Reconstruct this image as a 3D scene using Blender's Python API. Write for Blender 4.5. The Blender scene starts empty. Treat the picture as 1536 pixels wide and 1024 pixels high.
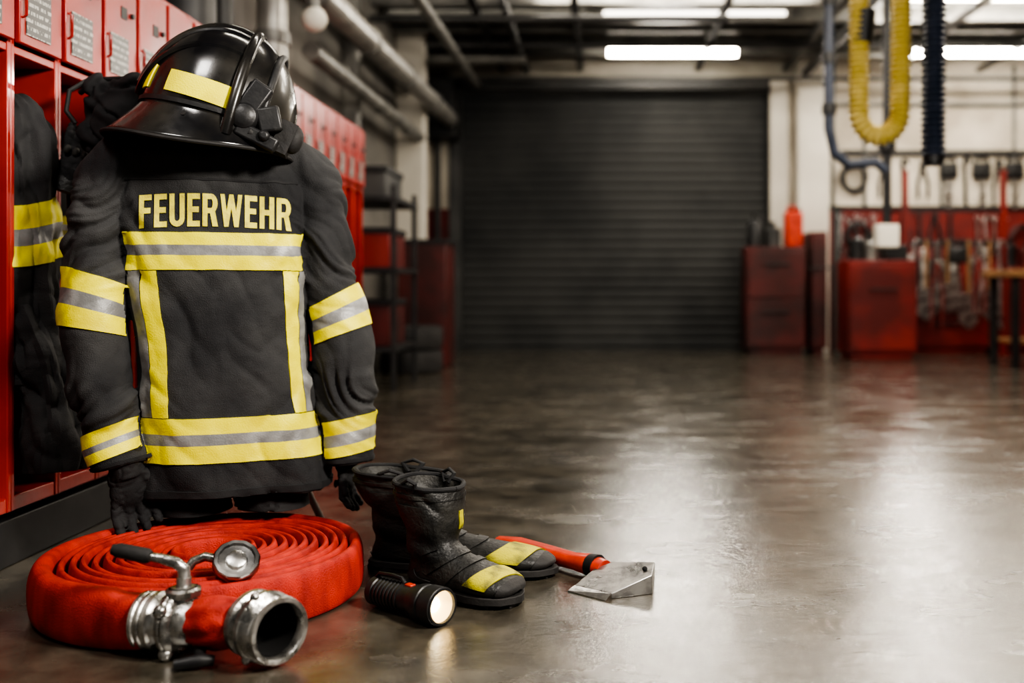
import bpy, math, random
from mathutils import Vector, Matrix, noise
from mathutils.bvhtree import BVHTree
random.seed(4)
pi=math.pi
COL=bpy.context.scene.collection

# ------------------------------------------------------------------ materials
def mat(name,c1,c2=None,scale=12,rough=.5,metal=0,bump=0,bscale=150,coat=0,emit=None,es=0,rvar=0,detail=5,lo=.4,hi=.62,bd=.004,stretch=None):
    m=bpy.data.materials.new(name); m.use_nodes=True
    nt=m.node_tree; N=nt.nodes; L=nt.links; b=N['Principled BSDF']
    b.inputs['Base Color'].default_value=(*c1,1); b.inputs['Roughness'].default_value=rough
    b.inputs['Metallic'].default_value=metal
    if coat: b.inputs['Coat Weight'].default_value=coat; b.inputs['Coat Roughness'].default_value=.08
    tc=N.new('ShaderNodeTexCoord'); src=tc.outputs['Object']
    if stretch:
        mp=N.new('ShaderNodeMapping'); mp.inputs['Scale'].default_value=stretch; L.new(src,mp.inputs['Vector']); src=mp.outputs['Vector']
    if c2 is not None or rvar:
        n=N.new('ShaderNodeTexNoise'); n.inputs['Scale'].default_value=scale; n.inputs['Detail'].default_value=detail
        L.new(src,n.inputs['Vector'])
        r=N.new('ShaderNodeValToRGB'); r.color_ramp.elements[0].position=lo; r.color_ramp.elements[1].position=hi
        r.color_ramp.elements[0].color=(*c1,1); r.color_ramp.elements[1].color=(*(c2 or c1),1)
        L.new(n.outputs['Fac'],r.inputs['Fac'])
        if c2 is not None: L.new(r.outputs['Color'],b.inputs['Base Color'])
        if rvar:
            mr=N.new('ShaderNodeMapRange'); mr.inputs['From Min'].default_value=.3; mr.inputs['From Max'].default_value=.7
            mr.inputs['To Min'].default_value=max(0.02,rough-rvar); mr.inputs['To Max'].default_value=rough+rvar
            L.new(n.outputs['Fac'],mr.inputs['Value']); L.new(mr.outputs['Result'],b.inputs['Roughness'])
    if bump:
        n2=N.new('ShaderNodeTexNoise'); n2.inputs['Scale'].default_value=bscale; n2.inputs['Detail'].default_value=4
        L.new(tc.outputs['Object'],n2.inputs['Vector'])
        bp=N.new('ShaderNodeBump'); bp.inputs['Strength'].default_value=bump; bp.inputs['Distance'].default_value=bd
        L.new(n2.outputs['Fac'],bp.inputs['Height']); L.new(bp.outputs['Normal'],b.inputs['Normal'])
    if emit:
        b.inputs['Emission Color'].default_value=(*emit,1); b.inputs['Emission Strength'].default_value=es
    return m

M={}
M['red']=mat('red_enamel',(.25,.013,.008),(.42,.025,.012),3,.36,0,.1,60,coat=.2,rvar=.1,detail=9)
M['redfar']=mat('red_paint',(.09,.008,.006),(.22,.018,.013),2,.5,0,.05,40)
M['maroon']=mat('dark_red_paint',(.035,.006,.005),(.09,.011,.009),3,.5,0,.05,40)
M['dark']=mat('dark_metal',(.012,.012,.013),(.022,.022,.022),6,.5,.2)
M['fabric']=mat('charcoal_fabric',(.015,.0153,.017),(.058,.058,.057),5,.82,0,.7,430,detail=14,bd=.003,lo=.40,hi=.76)
M['fabric2']=mat('black_fabric',(.009,.009,.010),(.022,.022,.023),11,.85,0,.4,420,bd=.003)
M['yel']=mat('fluorescent_yellow',(.80,.72,.012),(.56,.46,.015),11,.5,0,.25,300,lo=.45,hi=.8,detail=10)
M['yel2']=mat('faded_yellow_print',(.72,.64,.08),(.50,.41,.08),50,.6,0,.3,300,lo=.5,hi=.72,detail=8)
M['silv']=mat('reflective_grey',(.17,.17,.165),(.29,.29,.28),16,.45,.1,.2,260,detail=8)
M['helm']=mat('black_gloss',(.006,.006,.007),(.020,.018,.014),7,.26,0,.16,12,coat=.3,rvar=.15,detail=12,bd=.006)
M['blackpl']=mat('black_plastic',(.010,.010,.011),(.022,.022,.022),20,.45,0,.15,120)
M['hose']=mat('red_hose_fabric',(.24,.013,.009),(.48,.030,.016),26,.66,0,.8,420,lo=.30,hi=.62,detail=11,bd=.003,stretch=(1,1,.35))
M['alu']=mat('cast_aluminium',(.24,.235,.22),(.60,.59,.56),25,.30,.9,.5,90,rvar=.12,detail=9)
M['steel']=mat('worn_steel',(.30,.30,.30),(.54,.53,.51),14,.3,1,.1,60,rvar=.1)
M['pale']=mat('pale_aluminium',(.36,.35,.33),(.50,.49,.46),8,.45,.3,.1,60)
M['axes']=mat('scratched_axe_steel',(.18,.18,.175),(.42,.41,.39),22,.34,.9,.3,80,rvar=.12,detail=9)
M['edge']=mat('bright_ground_steel',(.5,.5,.49),(.72,.71,.69),40,.22,1,.1,80)
M['leather']=mat('black_leather',(.010,.010,.0095),(.042,.040,.034),13,.56,0,.7,110,rvar=.12,detail=11,bd=.0035,lo=.42,hi=.72)
M['rubber']=mat('rubber',(.010,.010,.010),(.024,.022,.021),12,.7,0,.3,120)
M['ypatch']=mat('worn_yellow_patch',(.46,.41,.02),(.09,.085,.02),24,.6,0,.4,300,lo=.44,hi=.64,detail=10)
M['orange']=mat('orange_red_handle',(.56,.045,.012),(.36,.025,.01),14,.4,0,.08,60,coat=.2)
M['lens']=mat('torch_bulb_glow',(.9,.8,.55),None,rough=.2,emit=(1,.86,.60),es=4.5)
M['reflector']=mat('torch_reflector_glow',(.8,.65,.35),None,rough=.2,emit=(1,.66,.28),es=1.1)
M['white']=mat('white_wall_paint',(.50,.47,.41),(.60,.57,.50),1.6,.75,0,.1,30)
M['grey']=mat('grey_painted_metal',(.13,.128,.12),(.22,.215,.195),5,.45,.3,.05,40)
M['dgrey']=mat('dark_grey_metal',(.04,.041,.041),(.068,.067,.065),3,.5,.3)
M['ceil']=mat('stained_grey_ceiling',(.05,.049,.045),(.11,.105,.095),1.5,.8,0,.1,20)
M['concrete']=mat('stained_concrete_wall',(.10,.095,.085),(.18,.17,.15),1.8,.85,0,.2,20)
M['chromepipe']=mat('zinc_pipe',(.27,.26,.24),(.38,.37,.34),6,.4,.5)
M['yhose']=mat('yellow_hose_rubber',(.44,.34,.07),(.56,.44,.13),14,.55,0,.1,60)
M['bhose']=mat('navy_hose_rubber',(.015,.022,.04),(.028,.036,.06),14,.45)
M['wood']=mat('workbench_wood',(.30,.16,.07),(.20,.10,.04),9,.6,0,.2,50)
M['tube']=mat('lamp_tube',(1,.96,.88),None,rough=.4,emit=(1,.92,.80),es=40)
M['tubedim']=mat('lamp_tube_dim',(1,.96,.88),None,rough=.4,emit=(1,.92,.80),es=3.5)
M['hole']=mat('dark_inside',(.004,.004,.004),None,rough=.9)

def floor_mat():
    m=bpy.data.materials.new('polished_concrete'); m.use_nodes=True
    nt=m.node_tree;N=nt.nodes;L=nt.links;b=N['Principled BSDF']
    tc=N.new('ShaderNodeTexCoord')
    def nz(s,d=6,mp=None):
        n=N.new('ShaderNodeTexNoise'); n.inputs['Scale'].default_value=s; n.inputs['Detail'].default_value=d
        n.inputs['Roughness'].default_value=.62
        if mp:
            q=N.new('ShaderNodeMapping'); q.inputs['Scale'].default_value=mp
            L.new(tc.outputs['Object'],q.inputs['Vector']); L.new(q.outputs['Vector'],n.inputs['Vector'])
        else: L.new(tc.outputs['Object'],n.inputs['Vector'])
        return n
    a=nz(1.3,9); c=nz(9,10); d=nz(120,5); w=nz(5.0,11,(.6,1.1,1))
    mx=N.new('ShaderNodeMix'); mx.data_type='FLOAT'; mx.inputs[0].default_value=.6
    L.new(a.outputs['Fac'],mx.inputs[2]); L.new(c.outputs['Fac'],mx.inputs[3])
    r=N.new('ShaderNodeValToRGB'); e=r.color_ramp.elements
    e[0].position=.38;e[0].color=(.026,.0225,.0165,1); e[1].position=.63;e[1].color=(.110,.095,.071,1)
    L.new(mx.outputs[0],r.inputs['Fac']); L.new(r.outputs['Color'],b.inputs['Base Color'])
    mr=N.new('ShaderNodeMapRange'); mr.inputs['From Min'].default_value=.34; mr.inputs['From Max'].default_value=.66
    mr.inputs['To Min'].default_value=.11; mr.inputs['To Max'].default_value=.32
    L.new(w.outputs['Fac'],mr.inputs['Value']); L.new(mr.outputs['Result'],b.inputs['Roughness'])
    b.inputs['Specular IOR Level'].default_value=1.0
    b.inputs['Coat Weight'].default_value=.5; b.inputs['Coat Roughness'].default_value=.12; b.inputs['Coat IOR'].default_value=1.55
    ad=N.new('ShaderNodeMath'); ad.operation='ADD'
    L.new(c.outputs['Fac'],ad.inputs[0]); 
    ms=N.new('ShaderNodeMath'); ms.operation='MULTIPLY'; ms.inputs[1].default_value=.42
    L.new(d.outputs['Fac'],ms.inputs[0]); L.new(ms.outputs[0],ad.inputs[1])
    bp=N.new('ShaderNodeBump'); bp.inputs['Strength'].default_value=.34; bp.inputs['Distance'].default_value=.006
    L.new(ad.outputs[0],bp.inputs['Height']); L.new(bp.outputs['Normal'],b.inputs['Normal'])
    L.new(bp.outputs['Normal'],b.inputs['Coat Normal'])
    return m
M['floor']=floor_mat()

def wall_mat():
    m=bpy.data.materials.new('two_tone_wall'); m.use_nodes=True
    nt=m.node_tree;N=nt.nodes;L=nt.links;b=N['Principled BSDF']; b.inputs['Roughness'].default_value=.7
    tc=N.new('ShaderNodeTexCoord'); sx=N.new('ShaderNodeSeparateXYZ'); L.new(tc.outputs['Object'],sx.inputs[0])
    gt=N.new('ShaderNodeMath'); gt.operation='GREATER_THAN'; gt.inputs[1].default_value=1.47; L.new(sx.outputs['Z'],gt.inputs[0])
    n=N.new('ShaderNodeTexNoise'); n.inputs['Scale'].default_value=1.5; n.inputs['Detail'].default_value=8; L.new(tc.outputs['Object'],n.inputs['Vector'])
    r1=N.new('ShaderNodeValToRGB'); r1.color_ramp.elements[0].color=(.06,.007,.006,1); r1.color_ramp.elements[1].color=(.20,.018,.013,1)
    r2=N.new('ShaderNodeValToRGB'); r2.color_ramp.elements[0].color=(.34,.30,.24,1); r2.color_ramp.elements[1].color=(.60,.55,.46,1)
    for r in (r1,r2): r.color_ramp.elements[0].position=.35; r.color_ramp.elements[1].position=.65; L.new(n.outputs['Fac'],r.inputs['Fac'])
    mx=N.new('ShaderNodeMix'); mx.data_type='RGBA'; L.new(gt.outputs[0],mx.inputs[0]); L.new(r1.outputs[0],mx.inputs[6]); L.new(r2.outputs[0],mx.inputs[7])
    L.new(mx.outputs[2],b.inputs['Base Color']); return m
M['wall2']=wall_mat()

def plate_mat():
    m=bpy.data.materials.new('printed_name_plate'); m.use_nodes=True
    nt=m.node_tree;N=nt.nodes;L=nt.links;b=N['Principled BSDF']; b.inputs['Roughness'].default_value=.4
    tc=N.new('ShaderNodeTexCoord'); sx=N.new('ShaderNodeSeparateXYZ'); L.new(tc.outputs['Object'],sx.inputs[0])
    def mt(op,a,b_=None):
        k=N.new('ShaderNodeMath'); k.operation=op
        for i,x in enumerate((a,b_)):
            if x is None: continue
            if isinstance(x,(int,float)): k.inputs[i].default_value=x
            else: L.new(x,k.inputs[i])
        return k.outputs[0]
    row=mt('GREATER_THAN',mt('SINE',mt('MULTIPLY',sx.outputs['Z'],330.)),.15)
    mp=N.new('ShaderNodeMapping'); mp.inputs['Scale'].default_value=(1,170,52); L.new(tc.outputs['Object'],mp.inputs['Vector'])
    n=N.new('ShaderNodeTexNoise'); n.inputs['Scale'].default_value=1; n.inputs['Detail'].default_value=0; L.new(mp.outputs[0],n.inputs['Vector'])
    fac=mt('MULTIPLY',row,mt('GREATER_THAN',n.outputs['Fac'],.46))
    mx=N.new('ShaderNodeMix'); mx.data_type='RGBA'; L.new(fac,mx.inputs[0]); mx.inputs[6].default_value=(.07,.068,.064,1); mx.inputs[7].default_value=(.38,.37,.34,1)
    L.new(mx.outputs[2],b.inputs['Base Color']); return m
M['plate']=plate_mat()

# ------------------------------------------------------------------ mesh builder
def frames(pts):
    pts=[Vector(p) for p in pts]; T=[]
    for i in range(len(pts)):
        a=pts[max(0,i-1)]; b=pts[min(len(pts)-1,i+1)]; T.append((b-a).normalized())
    ref=Vector((0,0,1)) if abs(T[0].z)<.8 else Vector((1,0,0))
    Nn=(ref-T[0]*ref.dot(T[0])).normalized(); out=[]
    for t in T:
        Nn=(Nn-t*Nn.dot(t)).normalized(); out.append((t,Nn.copy(),t.cross(Nn)))
    return pts,out
SPLIT={'pipe_collar','hose_cuff','coupling_lug','hanger','hook','post','cross_bar','strap','shell_rib','base_leg','knuckle_pad','handle_arm','heel_counter','wedge'}
class MB:
    def __init__(s): s.v=[];s.f=[];s.m=[];s.g=[]
    def add(s,vs,fs,mi=0):
        o=len(s.v); s.g.append((o,len(s.f))); s.v+= [Vector(x) for x in vs]
        for f in fs: s.f.append(tuple(o+i for i in f)); s.m.append(mi)
    def box(s,a,b,R=None,mi=0,piv=None):
        c=(Vector(a)+Vector(b))/2 if piv is None else Vector(piv)
        vs=[Vector((x,y,z)) for x in (a[0],b[0]) for y in (a[1],b[1]) for z in (a[2],b[2])]
        if R is not None: vs=[c+R@(p-c) for p in vs]
        s.add(vs,[(0,1,3,2),(4,6,7,5),(0,4,5,1),(2,3,7,6),(0,2,6,4),(1,5,7,3)],mi); return s
    def tube(s,pts,rad,n=14,mi=0,caps=True,ell=1.0):
        pts,fr=frames(pts)
        if not hasattr(rad,'__len__'): rad=[rad]*len(pts)
        vs=[]
        for p,(t,a,b),r in zip(pts,fr,rad):
            for k in range(n):
                q=2*pi*k/n; vs.append(p+(a*math.cos(q)+b*math.sin(q)*ell)*r)
        fs=[]
        for i in range(len(pts)-1):
            for k in range(n):
                k2=(k+1)%n; fs.append((i*n+k,i*n+k2,(i+1)*n+k2,(i+1)*n+k))
        if caps:
            fs.append(tuple(range(n))[::-1]); fs.append(tuple((len(pts)-1)*n+k for k in range(n)))
        s.add(vs,fs,mi); return s
    def cyl(s,p0,p1,r0,r1=None,n=24,mi=0,caps=True):
        return s.tube([p0,p1],[r0,r0 if r1 is None else r1],n,mi,caps)
    def lathe(s,prof,p0,axis,n=36,mi=0,mod=None):
        ax=Vector(axis).normalized(); ref=Vector((0,0,1)) if abs(ax.z)<.9 else Vector((1,0,0))
        a=(ref-ax*ref.dot(ax)).normalized(); b=ax.cross(a); p0=Vector(p0); vs=[];fs=[]
        for r,h in prof:
            for k in range(n):
                q=2*pi*k/n; rr=r*(1+(mod(k) if mod else 0)); vs.append(p0+ax*h+(a*math.cos(q)+b*math.sin(q))*rr)
        for i in range(len(prof)-1):
            for k in range(n):
                k2=(k+1)%n; fs.append((i*n+k,i*n+k2,(i+1)*n+k2,(i+1)*n+k))
        s.add(vs,fs,mi); return s
    def ell(s,c,r,R=None,n=20,mi=0):
        c=Vector(c); r=Vector((r,r,r)) if not hasattr(r,'__len__') else Vector(r); vs=[];fs=[]; m=n//2
        for i in range(m+1):
            th=pi*i/m
            for k in range(n):
                q=2*pi*k/n; p=Vector((r.x*math.sin(th)*math.cos(q),r.y*math.sin(th)*math.sin(q),-r.z*math.cos(th)))
                if R is not None: p=R@p
                vs.append(c+p)
        for i in range(m):
            for k in range(n):
                k2=(k+1)%n; fs.append((i*n+k,i*n+k2,(i+1)*n+k2,(i+1)*n+k))
        s.add(vs,fs,mi); return s
    def grid(s,F,u0,u1,nu,v0,v1,nv,close=False,mi=0,rowmat=None,flip=False,cap=False):
        vs=[];cu=nu if close else nu+1
        for j in range(nv+1):
            for i in range(cu):
                vs.append(F(u0+(u1-u0)*i/nu, v0+(v1-v0)*j/nv))
        o=len(s.v); s.g.append((o,len(s.f))); s.v+=[Vector(x) for x in vs]
        for j in range(nv):
            for i in range(nu):
                i2=(i+1)%cu if close else i+1
                q=(o+j*cu+i,o+j*cu+i2,o+(j+1)*cu+i2,o+(j+1)*cu+i)
                s.f.append(q[::-1] if flip else q); s.m.append(rowmat(j,nv) if rowmat else mi)
        if cap:
            s.f.append(tuple(o+i for i in range(cu))[::-1]); s.m.append(mi)
            s.f.append(tuple(o+nv*cu+i for i in range(cu))); s.m.append(mi)
        return s
    def prism(s,poly,h,Mx=None,mi=0):
        n=len(poly); hh=h if hasattr(h,'__len__') else [h]*n
        vs=[Vector((x,y,0)) for x,y in poly]+[Vector((x,y,hh[i])) for i,(x,y) in enumerate(poly)]
        if Mx is not None: vs=[Mx@v for v in vs]
        fs=[tuple(range(n))[::-1],tuple(range(n,2*n))]+[(i,(i+1)%n,n+(i+1)%n,n+i) for i in range(n)]
        s.add(vs,fs,mi); return s
    def mesh(s,name,mats):
        me=bpy.data.meshes.new(name); me.from_pydata([tuple(v) for v in s.v],[],s.f)
        for m in mats: me.materials.append(M[m] if isinstance(m,str) else m)
        for p,mi in zip(me.polygons,s.m): p.material_index=mi; p.use_smooth=True
        me.update(); me.set_sharp_from_angle(angle=math.radians(38)); return me
    def pieces(s):
        g=s.g+[(len(s.v),len(s.f))]; out=[]
        for (v0,f0),(v1,f1) in zip(g,g[1:]):
            m=MB(); m.v=s.v[v0:v1]; m.f=[tuple(i-v0 for i in f) for f in s.f[f0:f1]]; m.m=s.m[f0:f1]; out.append(m)
        return out
    def part(s,thing,name,mats,label=None,world=False,bevel=0,solid=0):
        if name in SPLIT and len(s.g)>1:
            r=None
            for m in s.pieces(): r=m.part(thing,name,mats,label,world,bevel,solid)
            return r
        if isinstance(mats,str): mats=[mats]
        me=s.mesh(name,mats)
        if world: me.transform(MATS.get(thing.name,thing.matrix_basis).inverted())
        o=bpy.data.objects.new(name,me); COL.objects.link(o); o.parent=thing
        if label: o['label']=label
        mods(o,bevel,solid); return o
    def top(s,name,mats,label,cat,base=None,kind=None,bevel=0,solid=0,group=None):
        if isinstance(mats,str): mats=[mats]
        me=s.mesh(name,mats)
        o=bpy.data.objects.new(name,me); COL.objects.link(o)
        if base is not None:
            me.transform(Matrix.Translation(-Vector(base))); o.location=base
        if label: o['label']=label
        if cat: o['category']=cat
        if kind: o['kind']=kind
        if group: o['group']=group
        mods(o,bevel,solid); return o
MATS={}
def mods(o,bevel,solid):
    if solid:
        m=o.modifiers.new('solid','SOLIDIFY'); m.thickness=solid; m.offset=-1
    if bevel:
        m=o.modifiers.new('bevel','BEVEL'); m.width=bevel; m.segments=2; m.limit_method='ANGLE'; m.angle_limit=math.radians(35)
def thing(name,label,cat,loc=(0,0,0),rotz=0,group=None,rot=None):
    e=bpy.data.objects.new(name,None); e.empty_display_size=.05; COL.objects.link(e)
    e.location=loc; e.rotation_euler=rot if rot else (0,0,rotz)
    e['label']=label; e['category']=cat
    if group: e['group']=group
    MATS[e.name]=Matrix.Translation(Vector(loc))@e.rotation_euler.to_matrix().to_4x4()
    return e
def copy_thing(t,loc,rotz=None,rot=None,label=None):
    n=t.copy(); COL.objects.link(n); n.location=loc
    if rotz is not None: n.rotation_euler=(0,0,rotz)
    if rot is not None: n.rotation_euler=rot
    if label: n['label']=label
    def rec2(kids,dst):
        for c in kids:
            sub=list(c.children); k=c.copy(); COL.objects.link(k); k.parent=dst; rec2(sub,k)
    rec2(list(t.children),n)
    return n
def lerp_tab(tab,x):
    if x<=tab[0][0]: return tab[0][1]
    for (a,va),(b,vb) in zip(tab,tab[1:]):
        if x<=b:
            t=(x-a)/(b-a); t=t*t*(3-2*t); return va+(vb-va)*t
    return tab[-1][1]
def cr(pts,t):
    n=len(pts)-1; t=max(0,min(.99999,t))*n; i=int(t); f=t-i
    p=[Vector(pts[max(0,min(n,i+k))]) for k in (-1,0,1,2)]
    return .5*((2*p[1])+(p[2]-p[0])*f+(2*p[0]-5*p[1]+4*p[2]-p[3])*f*f+(3*p[1]-p[0]-3*p[2]+p[3])*f**3)
def fnorm(F,u,v,e=2e-3):
    a=F(u+e,v)-F(u-e,v); b=F(u,v+e)-F(u,v-e); n=a.cross(b)
    return n.normalized() if n.length>1e-12 else Vector((0,0,1))
def offs(F,u,v,o,e=1e-3,sg=1):
    return F(u,v)+fnorm(F,u,v,e)*o*sg
def patch(mb,F,u0,u1,nu,v0,v1,nv,off,mi=0,rowmat=None,sg=1,close=False,skew=None,bvh=None,deep=.022,ray=True):
    NU=nu+2 if not close else nu; cu=NU if close else NU+1; o=len(mb.v); ok=[]
    mb.g.append((o,len(mb.f)))
    for j in range(nv+3):
        for i in range(cu):
            uu=u0+(u1-u0)*min(max(i-1,0),nu)/nu if not close else u0+(u1-u0)*i/nu
            vv=v0+(v1-v0)*min(max(j-1,0),nv)/nv
            edge=(j==0 or j==nv+2 or (not close and (i==0 or i==nu+2)))
            if skew: vv+=skew(uu)
            of=-.002 if edge else off
            if bvh and ray:
                p=F(uu,vv); fn=fnorm(F,uu,vv)
                h,n,_,_=bvh.ray_cast(p+fn*.035,-fn,.075)
                if h is None:
                    h,n,_,_=bvh.find_nearest(p); ok.append(False)
                else: ok.append((h-p).dot(fn)<deep)
                mb.v.append(h+fn*of)
            elif bvh:
                p=F(uu,vv); h,n,_,_=bvh.find_nearest(p)
                ok.append((p-h).dot(n)>-deep); mb.v.append(h+n*of)
            else: ok.append(True); mb.v.append(offs(F,uu,vv,of,sg=sg))
    for j in range(nv+2):
        for i in range(NU):
            i2=(i+1)%cu if close else i+1
            q=(j*cu+i,j*cu+i2,(j+1)*cu+i2,(j+1)*cu+i)
            if not all(ok[k] for k in q): continue
            q=tuple(o+k for k in q)
            mb.f.append(q if sg>0 else q[::-1]); jj=min(max(j-1,0),nv-1)
            mb.m.append(rowmat(jj,nv) if rowmat else mi)
def tri(j,n): return 1 if n*.36<=j<n*.64 else 0
def R(ax,deg): return Matrix.Rotation(math.radians(deg),3,ax)
def crease(p,s,a,b,c,w=5.5):
    q=Vector((p.x*a+s,p.y*b+s*.7,p.z*c)); q+=Vector((noise.noise(q*1.7),noise.noise(q*1.7+Vector((5,1,3))),0))*.35
    return (1-min(1,abs(noise.noise(q))*w))**2
def remesh(mb,vox,smooth,matname,disp=None):
    me=mb.mesh('tmpm',[matname]); o=bpy.data.objects.new('tmp',me); COL.objects.link(o)
    r=o.modifiers.new('r','REMESH'); r.mode='VOXEL'; r.voxel_size=vox
    s=o.modifiers.new('s','SMOOTH'); s.iterations=smooth; s.factor=.5
    dg=bpy.context.evaluated_depsgraph_get(); m2=bpy.data.meshes.new_from_object(o.evaluated_get(dg))
    bpy.data.objects.remove(o)
    if disp:
        ns=[v.normal.copy() for v in m2.vertices]
        for v,n in zip(m2.vertices,ns): v.co=v.co+n*disp(v.co,n)
    for p in m2.polygons: p.use_smooth=True
    if not m2.materials: m2.materials.append(M[matname])
    m2.update(); return m2

# ------------------------------------------------------------------ room
def struct(mb,name,mats,bevel=0):
    return mb.top(name,mats,None,None,kind='structure',bevel=bevel)
YB=10.4
struct(MB().box((-1.95,-2.2,-.08),(5.6,10.6,0)),'floor','floor')
struct(MB().box((-1.95,-2.2,3.05),(5.6,10.6,3.15)),'ceiling','ceil')
struct(MB().box((-1.95,-2.2,0),(-1.83,YB+.1,3.05)),'wall_left','concrete')
struct(MB().box((5.5,-2.2,0),(5.6,YB+.1,3.05)),'wall_right','wall2')
w=MB(); w.box((-1.83,YB,0),(-1.46,YB+.12,3.05)); w.box((1.77,YB,0),(5.5,YB+.12,3.05)); w.box((-1.46,YB,2.70),(1.77,YB+.12,3.05))
struct(w,'wall_back','wall2')
d=MB()
for i in range(27):
    z=.02+i*.1; d.add([(-1.46,YB+.05,z),(1.77,YB+.05,z),(1.77,YB+.042,z+.02),(-1.46,YB+.042,z+.02),(1.77,YB+.042,z+.08),(-1.46,YB+.042,z+.08),(1.77,YB+.05,z+.1),(-1.46,YB+.05,z+.1)],[(0,1,2,3),(3,2,4,5),(5,4,6,7)])
d.box((-1.46,YB+.06,0),(1.77,YB+.1,2.7)); d.box((-1.46,YB+.02,0),(1.77,YB+.06,.03))
struct(d,'door_1',[mat('roller_door_grey',(.012,.0135,.014),(.032,.033,.032),1.2,.65,.1)])
t=MB(); t.box((-1.56,YB-.06,0),(-1.44,YB+.02,2.82)); t.box((-1.56,YB-.06,2.70),(1.9,YB+.02,2.84)); struct(t,'trim_1','dgrey')
struct(MB().box((1.76,YB-.08,0),(1.94,YB,2.84)),'trim_2','white')
struct(MB().box((-1.83,YB-.12,2.80),(2.3,YB-.02,2.98)),'trim_3',[mat('cream_lintel',(.22,.20,.17),(.34,.32,.27),2,.7)])
n=4
for y in (8.0,8.5,8.85,9.25,9.75):
    b=MB(); b.box((-1.83,y-.05,3.03),(5.5,y+.05,3.05)); b.box((-1.83,y-.01,2.93),(5.5,y+.01,3.03)); b.box((-1.83,y-.05,2.91),(5.5,y+.05,2.93))
    struct(b,'trim_%d'%n,'grey'); n+=1
for x in (-1.0,-.2,1.0,1.9,3.0,3.9):
    struct(MB().box((x-.03,7.2,2.87),(x+.03,10.3,2.91)),'trim_%d'%n,'dgrey'); n+=1
for (x0,y0,x1,y1,m) in ((-1.83,8.95,-1.58,9.15,'white'),(2.02,10.2,2.34,YB,'white'),(-1.83,7.1,-1.72,7.2,'grey')):
    struct(MB().box((x0,y0,0),(x1,y1,3.05)),'trim_%d'%n,m,bevel=.01); n+=1
for x0,x1,z0,z1,m in ((2.42,2.50,0,1.5,'dgrey'),(3.02,3.7,.2,.95,'dark'),(4.62,4.72,0,1.8,'redfar'),(2.36,5.4,1.46,1.50,'dark')):
    struct(MB().box((x0,YB-.03,z0),(x1,YB,z1)),'trim_%d'%n,m); n+=1

# pipes ---------------------------------------------------------------
def pipe(pts,r,m,label,cuffs=()):
    th=thing('pipe',label,'pipe',pts[0])
    MB().tube(pts,r,18).part(th,'pipe_run',m,world=True)
    if cuffs:
        c=MB()
        for p,ax in cuffs: p=Vector(p);ax=Vector(ax); c.cyl(p-ax*.03,p+ax*.03,r*1.18)
        c.part(th,'pipe_collar','grey',world=True)
    return th
pipe([(-1.64,5.0,1.575),(-1.64,5.0,3.05)],.075,'chromepipe','wide vertical zinc pipe rising behind the red lockers',[((-1.64,5,1.9),(0,0,1)),((-1.64,5,2.3),(0,0,1))])
pipe([(-1.66,4.05,1.575),(-1.66,4.05,3.05)],.1,'dgrey','thick dark grey vertical duct above the lockers',[((-1.66,4.05,1.95),(0,0,1))])
pipe([(-1.7,4.5,1.575),(-1.7,4.5,3.05)],.05,'dgrey','thin grey vertical pipe above the lockers')
pipe([(-1.48,4.3,2.18),(-1.48,9.9,2.32)],.075,'chromepipe','pale overhead pipe running along the wall',[((-1.48,y,2.18+(y-4.3)*.025),(0,1,.02)) for y in (5.2,6.4,7.6,8.8)])
pipe([(-1.7,4.6,2.45),(-1.7,10.0,2.45)],.06,'grey','grey overhead pipe along the wall',[((-1.7,y,2.45),(0,1,0)) for y in (5.5,7,8.5)])
pipe([(-1.25,5.6,2.62),(-1.25,10.1,2.7)],.045,'grey','slim grey pipe under the ceiling')
pipe([(-1.62,5.6,1.98),(-1.62,9.0,2.0)],.05,'grey','grey pipe along the wall below the larger duct',[((-1.62,y,1.99),(0,1,0)) for y in (6.2,7.4,8.4)])
pipe([(-.75,7.6,2.86),(-.75,10.2,2.86)],.035,'dgrey','slim grey pipe under the ceiling beams')
pipe([(2.1,7.4,2.84),(2.1,10.2,2.84)],.04,'dgrey','dark pipe running below the ceiling beams')
pipe([(-1.8,7.8,2.75),(1.0,7.8,2.75)],.028,'dgrey','slim dark conduit crossing under the ceiling')
pipe([(-1.8,9.4,2.80),(-.7,9.4,2.80)],.045,'grey','short grey pipe crossing near the roller door')
pipe([(-1.8,9.1,2.86),(5.4,9.1,2.86)],.03,'dgrey','dark conduit crossing under the ceiling')
pipe([(-1.8,10.0,2.74),(5.4,10.0,2.74)],.022,'dgrey','dark conduit above the roller door')
for x,z0 in ((2.42,1.5),(2.75,1.5),(3.55,1.5),(4.3,1.5)):
    pipe([(x,YB-.022,z0),(x,YB-.022,2.95)],.022,'grey','thin conduit fixed on the cream wall')
pipe([(2.5,YB-.03,2.05),(5.4,YB-.03,2.05)],.03,'dgrey','dark horizontal pipe fixed along the cream wall')
pipe([(2.45,YB-.025,2.55),(5.4,YB-.025,2.55)],.025,'grey','grey horizontal pipe high on the cream wall')
gl=thing('globe_lamp','unlit round frosted globe lamp on overhead pipe','lamp',(-1.40,4.9,1.97))
MB().ell((-1.40,4.9,1.97),(.062,.062,.062)).part(gl,'globe','white',world=True)
MB().cyl((-1.40,4.9,2.02),(-1.42,4.9,2.12),.03,.036).part(gl,'lamp_base','grey',world=True)
th=thing('supply_pipe','dark air supply pipe with elbow and white control box','pipe',(1.6,6.9,1.6))
MB().tube([(1.58,6.9,3.05),(1.58,6.9,1.75),(1.62,6.9,1.58),(1.72,6.9,1.5),(1.9,6.9,1.52),(1.98,6.9,1.46)],.035,14).part(th,'pipe_run','bhose',world=True)
MB().tube([(1.98,6.9,3.05),(1.98,6.9,.98)],.03,14).part(th,'drop_pipe','dark',world=True)
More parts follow.
